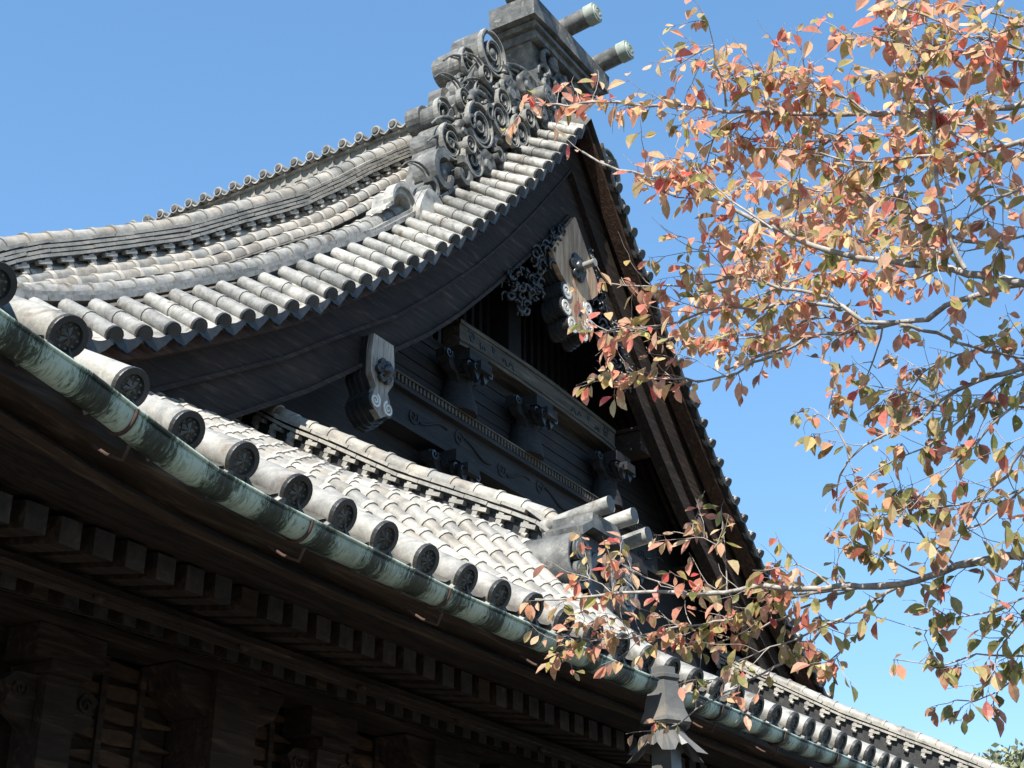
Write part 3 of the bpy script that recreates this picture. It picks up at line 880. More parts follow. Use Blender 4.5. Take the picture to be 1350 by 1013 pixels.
for side in (0, 1):
    b = MB()
    b.prism_y([(12.0, 9.5), (12.22, 10.3), (12.48, 11.1), (12.9, 11.8), (13.12, 12.4), (13.45, 12.7), (14.4, 12.65), (14.9, 12.4), (14.9, 12.2), (13.9, 11.2), (12.9, 9.95), (12.2, 9.4)], 8.70, 9.10)
    if side: b = b.mirror(CX)
    fin = P(b, 'scroll_fin', 'orn')
    fr_ = random.Random(9)
    for (x, z, r, y, dp, h) in SCROLLS:
        b = MB()
        n = 22
        kind = int(x * 37 + z * 11) % 4
        if r > 0.28: kind = 0
        if kind in (0, 1):                       # rolled ribbon with an open, shadowed eye
            b.volute((x, z), r, 1.75, r * (0.24 if kind else 0.20), y, y + dp, h, 2.2 if h > 0 else 0.9, 0, 1.12)
            b.volute((x, z), r * 1.02, 1.0, r * 0.10, y - 0.02, y + 0.05, h, 2.2 if h > 0 else 0.9, 1, 1.12, 0.9)
            b.volute((x, z), r * 0.99, 1.75, r * 0.06, y - 0.012, y + 0.02, h, 2.2 if h > 0 else 0.9, 1, 1.12)
            b.lathe((x, y + 0.28, z), (0, -1, 0), [(r * 0.96, -0.2), (r * 0.92, 0.0)], 18)
            b.blob((x, y + 0.05, z), r * 0.26, 3, squash=(1, 0.9, 1.1), rough=0.06)
        elif kind == 2:                          # fluted shell
            N = 26
            vs = []
            for q in range(N):
                aa = 2 * pi * q / N
                fl = 1 + 0.07 * cos(aa * 6)
                vs += [(x + r * fl * cos(aa), y + dp, z + r * fl * sin(aa)), (x + r * fl * cos(aa), y + 0.06, z + r * fl * sin(aa)), (x + r * 0.86 * fl * cos(aa), y, z + r * 0.86 * fl * sin(aa)), (x + r * 0.60 * cos(aa), y + 0.07, z + r * 0.60 * sin(aa) - 0.02), (x + r * 0.34 * cos(aa), y - 0.01, z + r * 0.34 * sin(aa) - 0.04)]
            b.add(vs, [(q * 5 + k, ((q + 1) % N) * 5 + k, ((q + 1) % N) * 5 + k + 1, q * 5 + k + 1) for q in range(N) for k in range(4)], 0, True)
            b.add([vs[q * 5 + 4] for q in range(N)], [tuple(range(N))], 0)
        else:                                    # crescent curl
            b.volute((x, z), r * 1.05, 0.82, r * 0.42, y, y + dp * 0.8, h, 1.2 if h > 0 else 2.0, 0, 1.15, 0.62)
            b.lathe((x, y + 0.12, z), (0, -1, 0), [(r * 0.52, -0.3), (r * 0.5, 0.02), (r * 0.38, 0.07), (r * 0.1, 0.09)], 16, None, True)
        if dp < 0.3:                             # a tapering tail sweeps off each small curl
            aa = 2.2 if h > 0 else 0.9
            tail = [(x + r * (1.0 + 0.22 * q) * cos(aa - h * 0.2 * q), y + 0.05 + 0.012 * q, z + 1.1 * r * (1.0 + 0.22 * q) * sin(aa - h * 0.2 * q)) for q in range(11)]
            b.tube(tail, [r * (0.20 - 0.014 * q) for q in range(11)], 7, 0)
            tail = [(px_ - 0.03, py_ + 0.03, pz_ - r * 0.22) for px_, py_, pz_ in tail[1:9]]
            b.tube(tail, [r * (0.13 - 0.012 * q) for q in range(8)], 6, 1)
        if side: b = b.mirror(CX)
        P(b, 'scroll', ['orn', 'ornedge'], fin)
    b = MB()                            # saddle tile and ribbed block at the foot of the fin
    for k in range(5):
        sh_ = 0.035 * sin(k * 1.9)
        arc_ = [(12.02 + (0.26 - 0.012 * k) * cos(a_) + 0.03 * sin(3 * a_), 9.30 + sh_ + (0.30 - 0.02 * k) * sin(a_)) for a_ in [pi * 1.08 * q_ / 16 - 0.1 for q_ in range(17)]]
        b.prism_y(arc_ + [(11.74, 9.0), (12.28, 9.3)], 8.58 + 0.085 * k, 8.655 + 0.085 * k, None, True)
    arc_o = [(11.58 + 0.24 * cos(a_), 9.12 + 0.30 * sin(a_)) for a_ in [pi * q_ / 12 for q_ in range(13)]]
    arc_i = [(11.58 + 0.18 * cos(a_), 9.12 + 0.23 * sin(a_)) for a_ in [pi * q_ / 12 for q_ in range(13)]]
    b.strip_y([(11.92, 9.02)] + arc_o + [(11.25, 9.02)], [(11.92, 8.98)] + arc_i + [(11.25, 8.98)], 8.70, 8.98)
    b.strip_y([(x_ - 0.02, z_ + 0.05) for x_, z_ in arc_o], [(x_, z_ + 0.003) for x_, z_ in arc_o], 8.66, 8.80)
    if side: b = b.mirror(CX)
    P(b, 'saddle_tile', 'tile', fin)

# ---- lower descending ridges and their end ornaments -----------------------
for side in (0, 1):
    b = MB()
    rz_ = (lambda y: rr_(y) if y > 5.73 else (rr_(5.73) - 0.53 * (5.73 - y))) if side else rr_
    pts = resample(lambda y: (RX, y, rz_(y) + 0.06), 5.45 if not side else 4.2, 9.1, 0.262)
    ridge_stack(b, pts, Vector((1, 0, 0)), 0.28, 0.165, 2, 0.078, seed=8 + side)
    b.box(RX - 0.09, RX + 0.09, 5.4, 9.1, 2.9, 3.6, 1)
    if side: b.box(RX - 0.085, RX + 0.085, 4.15, 5.39, 2.2, 2.95, 1)
    if side: b = b.mirror(CX)
    P(b, 'lower_descending_ridge', ['field', 'tiledark'], attr='shade')
    ox, oy, dz0 = RX - 0.04, (5.20 if not side else 3.95), (0.0 if not side else -0.62)
    b = MB()
    b.prism_y([(ox - 0.40, 2.95 + dz0), (ox - 0.36, 3.72 + dz0), (ox - 0.22, 3.85 + dz0), (ox + 0.22, 3.85 + dz0), (ox + 0.36, 3.72 + dz0), (ox + 0.40, 2.95 + dz0)], oy, oy + 0.26)
    b.prism_y([(ox + p, q + dz0) for p, q in ((-0.19, 3.1), (-0.19, 3.55), (-0.11, 3.69), (0, 3.74), (0.11, 3.69), (0.19, 3.55), (0.19, 3.1), (0.14, 3.1), (0.14, 3.53), (0, 3.67), (-0.14, 3.53), (-0.14, 3.1))], oy - 0.05, oy + 0.01)
    b.box(ox - 0.45, ox + 0.45, oy - 0.02, oy + 0.4, 2.4, 3.1 + dz0)
    if side: b = b.mirror(CX)
    oni = P(b, 'ridge_end_tile', 'tiledark')
    b = MB()
    b.prism_y([(ox + p, q + dz0) for p, q in ((-0.36, 3.84), (-0.20, 3.93), (-0.19, 4.00), (0.20, 4.00), (0.44, 3.80), (0.43, 3.72), (0.19, 3.875), (-0.19, 3.875), (-0.35, 3.77))], oy - 0.10, oy + 0.26)
    if side: b = b.mirror(CX)
    P(b, 'cover_slab', 'orn', oni)
    for sg in (-1, 1):
        b = MB()
        x, z, r, y, dp = ox + sg * 0.37, 3.56 + dz0, 0.22, oy - 0.08, 0.42
        n = 22
        o_ = [(x + r * cos(2 * pi * i / n) * 0.92, z + r * sin(2 * pi * i / n)) for i in range(n)]
        i_ = [(x + 0.80 * (a - x), z + 0.80 * (c - z)) for a, c in o_]
        vs = [(a, y + dp, c) for a, c in o_] + [(a, y, c) for a, c in o_] + [(a, y, c) for a, c in i_] + [(a, y + 0.14, c) for a, c in i_]
        fs = []
        for k in range(3):
            fs += [(k * n + i, k * n + (i + 1) % n, (k + 1) * n + (i + 1) % n, (k + 1) * n + i) for i in range(n)]
        b.add(vs, fs, 0, True)
        b.add([(a, y + 0.14, c) for a, c in i_], [tuple(range(n))], 0)
        for (ddx, ddz, rr2) in ((0.02 * sg, 0.085, 0.09), (0.0, -0.085, 0.08)):
            b.tube([(x + ddx, y + 0.14, z + ddz), (x + ddx, y - 0.01, z + ddz)], rr2, 14)
            b.spiral((x + ddx, z + ddz), rr2 * 0.95, 1.8, 0.035, y - 0.01, sg, 0)
        if side: b = b.mirror(CX)
        P(b, 'side_scroll', 'orn', oni)
    for dx, dz in ((-0.08, 4.06 + dz0), (0.32, 4.09 + dz0), (0.56, 4.00 + dz0)):
        b = MB()
        b.tube([(ox + dx, oy + 0.42, dz - 0.06), (ox + dx, oy - 0.20, dz + 0.02)], [0.055, 0.068], 16, 0, (True, False), shade=(.8, .8, .8))
        b.tube([(ox + dx, oy - 0.20, dz + 0.02), (ox + dx, oy - 0.202, dz + 0.02)], [0.068, 0.06], 16, 1, (False, True))
        if side: b = b.mirror(CX)
        P(b, 'end_cylinder', ['tile', 'tiledark'], oni)
    b = MB()
    rr = random.Random(21)
    for i in range(40):
        x = ox + rr.uniform(-0.1, 0.75); z = rr.uniform(2.75, 3.02) + dz0; r = rr.uniform(0.04, 0.08); h = rr.choice((-1, 1)); a0 = rr.uniform(0, 6)
        b.tube([(x + r * (1 - .09 * j) * cos(a0 + h * j * .7), oy - 0.04 - .02 * j, z + r * (1 - .09 * j) * sin(a0 + h * j * .7)) for j in range(9)], [0.01 + 0.018 * sin(pi * (j + 1) / 10) for j in range(9)], 5)
    if side: b = b.mirror(CX)
    P(b, 'carved_base', 'iron', oni)

# hip ridges running out to the corners
for side in (0, 1):
    b = MB()
    pts = resample(lambda t: (6.1 - 4.2 * t, 7.88 - 4.2 * t, zlow(6.1 - 4.2 * t, 7.88 - 4.2 * t) - 0.05), 1.0, 0.0, 0.28)
    ridge_stack(b, pts, Vector((0.707, -0.707, 0)), 0.26, 0.08, 1, 0.08, seed=15, hooks=False)
    if side: b = b.mirror(CX)
    P(b, 'hip_ridge', ['tile', 'pan'], attr='shade')
    b = MB()
    c0 = Vector((2.42, 4.02, 2.75))
    q = Vector((0.707, -0.707, 0)); f_ = Vector((-0.707, -0.707, 0))
    prof_ = [(-0.30, -0.25), (-0.32, 0.0), (-0.22, 0.14), (-0.10, 0.2), (0.10, 0.2), (0.22, 0.14), (0.32, 0.0), (0.30, -0.25)]
    n = len(prof_)
    vs = [c0 + q * a_ + Vector((0, 0, z_)) for a_, z_ in prof_] + [c0 + q * a_ - f_ * 0.3 + Vector((0, 0, z_)) for a_, z_ in prof_]
    b.add(vs, [tuple(range(n)), tuple(range(2 * n - 1, n - 1, -1))] + [(i_, i_ + n, (i_ + 1) % n + n, (i_ + 1) % n) for i_ in range(n)])
    for a_ in (-0.2, 0.2):
        b.tube([c0 + q * a_ - f_ * 0.1 + Vector((0, 0, -0.05)), c0 + q * a_ + f_ * 0.06 + Vector((0, 0, -0.05))], 0.12, 14)
    b.tube([c0 - f_ * 0.4 + Vector((0, 0, 0.2)), c0 + f_ * 0.35 + Vector((0, 0, 0.26))], [0.08, 0.095], 14)
    if side: b = b.mirror(CX)
    P(b, 'corner_end_tile', 'orn')

# ---- eave tiles ------------------------------------------------------------
def crest_mb(mb, c, d, r, rot=0.3):
    """raised paulownia-like boss inside the end disc"""
    c = Vector(c)
    u = Vector((1, 0, 0)); w = d.cross(u).normalized()
    for k in range(5):
        a = k * 2 * pi / 5 + rot
        tip = c + (u * cos(a) + w * sin(a)) * r * 0.85 + d * 0.004
        l = c + (u * cos(a + 0.5) + w * sin(a + 0.5)) * r * 0.55
        q = c + (u * cos(a - 0.5) + w * sin(a - 0.5)) * r * 0.55
        mb.add([c + d * 0.016, l, tip, q], [(0, 1, 2), (0, 2, 3)], 0, False)
    for k in range(10):
        a = k * 2 * pi / 10
        p = c + (u * cos(a) + w * sin(a)) * r * 0.93
        mb.tube([p, p + d * 0.008], [0.008, 0.004], 5, 0)
for i, x in enumerate(eave_x):
    z = ze(x)
    j = rnd.uniform(-0.012, 0.012)
    k = 0.50
    d = Vector((j * 0.6 + rnd.uniform(-0.05, 0.05), -1, -k + rnd.uniform(-0.06, 0.06))).normalized()
    a = Vector((x + j, EY, z + rnd.uniform(-0.008, 0.008)))
    b_ = Vector((x, EY + 0.42, zlow(x, EY + 0.42) + 0.012))
    mb = MB()
    mb.tube([b_, a], [0.074, 0.078], 16, 0, (True, False))
    mb.lathe(a, d, [(0.078, -0.004), (0.081, 0.0), (0.081, 0.018), (0.079, 0.022), (0.055, 0.022), (0.052, 0.008), (0.02, 0.007)], 24, 1)
    et = P(mb, 'eave_tile', ['tile', 'tiledark'])
    if x < 13.4:
        cm = MB(); crest_mb(cm, a + d * rnd.uniform(0.005, 0.009), d, rnd.uniform(0.045, 0.050), rnd.uniform(0, 1.2))
        P(cm, 'crest', 'crest', et)
    # drip tile between two covers
    if i < len(eave_x) - 1:
        x2 = eave_x[i + 1]
        z2 = ze(x2)
        mb = MB()
        rim, lo = [], []
        for q in range(11):
            t = -1 + q / 5.0
            xx = (x + x2) / 2 + t * S * 0.40
            zz = (z + z2) / 2 + t * (z2 - z) * 0.4
            rim.append((xx, zz - 0.105 + 0.075 * t * t))
            lo.append((xx, zz - 0.115 + 0.06 * t * t - 0.085 * (1 - abs(t)) ** 0.7 - 0.012 * cos(3 * pi * t)))
        mb.strip_y(rim, lo, EY + 0.00, EY + 0.025, 1)
        vs = [(p, EY + 0.01, q) for p, q in rim] + [(p, EY + 0.5, q + 0.25) for p, q in rim]
        mb.add(vs, [(q, q + 1, q + 12, q + 11) for q in range(10)], 0, True)
        P(mb, 'drip_tile', ['tile', 'tiledark'])

# ---- gutter, rain head, downpipe -------------------------------------------
GR = 0.068
def gz(x): return ze(x) - 0.215 - 0.03 * smooth((6 - fold(x)) / 4)
GY = EY - 0.125
def gutter_run(x0, x1):
    mb = MB()
    n = int((x1 - x0) / 0.16)
    xs_ = [x0 + (x1 - x0) * i / n for i in range(n + 1)]
    arcs = [pi + pi * k / 12 for k in range(13)]
    vs = []
    for x in xs_:
        dn = 0.004 * sin(x * 5.1) + 0.003 * sin(x * 13.7 + 1)
        for a in arcs:
            vs.append((x, GY + GR * cos(a) * (1 + dn * 6), dn + gz(x) + 0.02 + 1.05 * GR * sin(a)))
        for a in arcs[::-1]:
            vs.append((x, GY + (GR - 0.006) * cos(a), gz(x) + 0.02 + 1.05 * (GR - 0.006) * sin(a)))
    k = 26
    fs = []
    for i in range(n):
        for j in range(k):
            fs.append((i * k + j, i * k + (j + 1) % k, (i + 1) * k + (j + 1) % k, (i + 1) * k + j))
    fs += [tuple(range(13)), tuple(n * k + j for j in range(13))]
    mb.add(vs, fs, 0, True)
    for sg in (-1,):
        mb.tube([(x, GY - GR, gz(x) + 0.022) for x in xs_], 0.009, 6, 0, shade=(1, 1, 1))
    return P(mb, 'gutter', 'patina')
GXB = 7.47
g1 = gutter_run(1.9, GXB - 0.16)
g2 = gutter_run(GXB + 0.18, 28.1)
x = 3.27
while x < 27.5:
    if abs(x - GXB) > 0.3:
        gp_ = g1 if x < GXB else g2
        b = MB()
        arcs = [pi + pi * k / 10 for k in range(11)]
        b.tube([(x, GY + (GR + 0.006) * cos(a), gz(x) + 0.02 + 1.05 * (GR + 0.006) * sin(a)) for a in arcs], 0.008, 6, 0)
        P(b, 'gutter_strap', 'rust', gp_)
        b = MB()
        xh = x + 0.06
        b.tube([(xh, GY + 0.01, gz(xh) - 0.062), (xh, GY + 0.035, gz(xh) - 0.115), (xh, GY + 0.12, gz(xh) - 0.075), (xh, GY + 0.2, gz(xh) - 0.02)], 0.007, 7)
        P(b, 'gutter_hook', 'rust', gp_)
    x += 0.98 if x < 12 else 1.96
# six-sided rain head with a flared skirt
b = MB()
hx, hy = GXB, GY - 0.02
def hexa(r, z, sq=1.0): return [(hx + r * cos(a), hy + r * sin(a) * sq, z) for a in [radians(90 + 60 * k) for k in range(6)]]
levels = [(0.065, 2.17), (0.078, 2.165), (0.078, 2.13), (0.105, 2.118), (0.105, 2.10), (0.088, 2.09), (0.098, 2.05), (0.115, 1.99), (0.13, 1.92), (0.165, 1.845), (0.14, 1.83)]
vs = []
for r, z in levels: vs += hexa(r, z - 0.02)
b.add(vs, [(i * 6 + k, i * 6 + (k + 1) % 6, i * 6 + 6 + (k + 1) % 6, i * 6 + 6 + k) for i in range(len(levels) - 1) for k in range(6)] + [tuple(range(6)), tuple(range(len(vs) - 6, len(vs)))], 0, False)
head = P(b, 'rain_head', 'steel')
b = MB()                                # flared skirt: six pointed leaves
for k in range(6):
    a0, a1 = radians(90 + 60 * k), radians(150 + 60 * k)
    am = (a0 + a1) / 2
    pt = lambda r, a, z: (hx + r * cos(a), hy + r * sin(a), z)
    N = 6
    for q in range(N):
        t0, t1 = q / N, (q + 1) / N
        def edge(t): return a0 + (a1 - a0) * t
        def out(t): return 0.155 + 0.10 * abs(2 * t - 1) ** 1.6
        def zl(t): return 1.70 - 0.075 * abs(2 * t - 1) ** 1.6 + 0.012 * cos(6 * pi * t)
        vs = [pt(0.085, edge(t0), 1.81), pt(0.085, edge(t1), 1.81), pt(0.125, edge(t1), 1.755), pt(0.125, edge(t0), 1.755), pt(out(t1), edge(t1), zl(t1)), pt(out(t0), edge(t0), zl(t0))]
        b.add(vs, [(0, 1, 2, 3), (3, 2, 4, 5)], 0, False)
P(b, 'skirt', 'steel', head)
b = MB()
b.box(hx - 0.065, hx + 0.065, hy - 0.06, hy + 0.06, -EYE, 1.80)
dp = P(b, 'downpipe', 'steel')

# ---- under the eave --------------------------------------------------------
b = MB()
n = 52
for i in range(n):
    x0, x1 = 1.9 + 26.2 * i / n, 1.9 + 26.2 * (i + 1) / n
    up = lambda x: 0.75 * (ze(x) - 2.23) if fold(x) < 5 else 0.5 * (ze(x) - 2.23)
    vs = []
    for x in (x0, x1):
        u = up(x)
        vs += [(x, 3.86, 2.045 + u), (x, 3.86, 2.125 + u), (x, 4.00, 2.02 + u), (x, 3.94, 1.965 + u), (x, 4.02, 1.965 + u)]
    b.add(vs, [(0, 1, 6, 5), (0, 2, 7, 5), (2, 3, 8, 7), (3, 4, 9, 8)], 0, False)
P(b, 'eave_fascia', 'fascia')
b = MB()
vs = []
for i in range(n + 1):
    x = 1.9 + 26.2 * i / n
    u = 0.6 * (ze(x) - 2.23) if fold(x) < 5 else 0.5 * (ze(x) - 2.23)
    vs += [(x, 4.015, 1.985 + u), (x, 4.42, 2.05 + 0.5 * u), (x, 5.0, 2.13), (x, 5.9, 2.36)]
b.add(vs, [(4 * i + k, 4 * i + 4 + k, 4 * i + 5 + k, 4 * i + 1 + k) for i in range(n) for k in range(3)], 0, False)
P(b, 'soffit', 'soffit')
RS = 0.178
def rafter(y0, y1, z0, z1, w, h, name, n, x0):
    mb = MB()
    for (ya, za, mi) in ((y0, z0, 0),):
        vs = [(-w / 2, y0, z0), (w / 2, y0, z0), (w / 2, y0, z0 + h), (-w / 2, y0, z0 + h), (-w / 2, y1, z1), (w / 2, y1, z1), (w / 2, y1, z1 + h), (-w / 2, y1, z1 + h)]
        vs = [(x0 + p[0], p[1], p[2]) for p in vs]
        mb.add(vs, [(0, 1, 2, 3)], 1, False)
        mb.add(vs, [(0, 4, 5, 1), (1, 5, 6, 2), (2, 6, 7, 3), (3, 7, 4, 0)], 0, False)
    o = P(mb, name, ['wood', 'rafterend'])
    rest = MB()
    for k in range(1, n):
        if k < 96:
            c = copy_part(o, hall, (k * RS, 0, rnd.uniform(-0.006, 0.006)))
            if (k * 7 + int(y0 * 10)) % 11 == 3:
                me = o.data.copy(); me.materials[1] = M['fascia']; c.data = me
        else:
            rest.v, off = rest.v, len(rest.v)
            rest.v += [(p[0] + k * RS, p[1], p[2]) for p in mb.v]; rest.f += [[i + off for i in f] for f in mb.f]; rest.m += mb.m; rest.sm += mb.sm; rest.shade += mb.shade
    if rest.v: tag(P(rest, 'far_' + name, ['wood', 'rafterend']), kind='stuff')
rafter(4.40, 5.25, 1.925, 2.06, 0.108, 0.115, 'flying_rafter', 132, 2.5)
rafter(5.02, 6.2, 1.920, 2.30, 0.085, 0.125, 'base_rafter', 132, 2.55)
b = MB()
b.box(1.9, 28.1, 4.72, 4.80, 1.915, 1.95)
b.box(1.9, 28.1, 4.70, 4.82, 1.902, 1.913)
b.box(1.9, 28.1, 4.745, 4.80, 1.888, 1.900)
x = 3.3
while x < 27:
    b.blob((x, 4.73, 1.895), 0.028, 1, rough=0.0); x += 0.93
P(b, 'eave_batten', 'wood')
b = MB()
b.box(2.5, 27.5, 5.5, 5.78, 2.03, 2.28)
b.box(2.5, 27.5, 5.46, 5.5, 2.03, 2.06)
P(b, 'wall_plate', 'wood')
for k in range(11):
    x = 4.86 + 2.08 * k
    b = MB()
    b.box(x - 0.10, x + 0.10, 5.62, 5.82, -EYE, 1.80)
    b.box(x - 0.22, x + 0.22, 5.58, 5.80, 1.86, 2.025)
    b.box(x - 0.13, x + 0.13, 5.56, 5.86, 1.803, 1.857)
    o = P(b, 'post', 'wood')
    for sg in (-1, 1):
        cv = MB()
        prof = [(x + sg * 0.105, 1.80), (x + sg * 0.24, 1.79), (x + sg * 0.30, 1.74), (x + sg * 0.26, 1.69), (x + sg * 0.28, 1.63), (x + sg * 0.20, 1.58), (x + sg * 0.105, 1.52)]
        cv.prism_y(prof, 5.68, 5.76)
        cv.spiral((x + sg * 0.21, 1.71), 0.06, 1.6, 0.018, 5.68, sg, 0.4)
        P(cv, 'carved_nosing', 'wood', o)
    b = MB()
    xb = x + 1.12
    b.box(xb - 0.17, xb + 0.17, 5.50, 5.84, -EYE, 2.028)
    b.prism_y([(xb - 0.45, 2.02), (xb - 0.36, 1.86), (xb - 0.2, 1.78), (xb + 0.2, 1.78), (xb + 0.36, 1.86), (xb + 0.45, 2.02)], 5.54, 5.80)
    P(b, 'column', 'wood')
    # carved transom: crossing bars over brown leaf-shaped slats
    for (xa, xc) in ((x + 0.14, xb - 0.18), (xb + 0.18, x + 1.94)):
        b = MB()
        b.box(xa, xc, 5.84, 5.88, 0.2, 2.03, 0)
        L_ = xc - xa
        for q in range(10):                     # pointed slats fanning from the post
            z = 1.99 - 0.115 * q
            poly = [(xa + 0.01, z - 0.03), (xa + L_ * 0.42, z + 0.02), (xc - 0.01, z - 0.015), (xc - 0.01, z - 0.03), (xa + L_ * 0.55, z - 0.065), (xa + 0.01, z - 0.04)]
            if q % 2: poly = [(xa + xc - p_, w_) for p_, w_ in poly]
            b.prism_y(poly, 5.79 - 0.004 * (q % 2), 5.838, 1)
        for q in (0.33, 0.67):
            b.box(xa + L_ * q - 0.02, xa + L_ * q + 0.02, 5.765, 5.784, 0.2, 2.02, 0)
        P(b, 'carved_transom', ['wood', 'panelw'])
b = MB()
b.box(2.6, 27.4, 5.9, 28, -EYE, 2.34)
P(b, 'hall_wall', 'wood')
b = MB()
b.box(2.4, 27.6, 5.3, 28.2, -EYE, -EYE + 0.35)
P(b, 'stone_plinth', 'plaster')

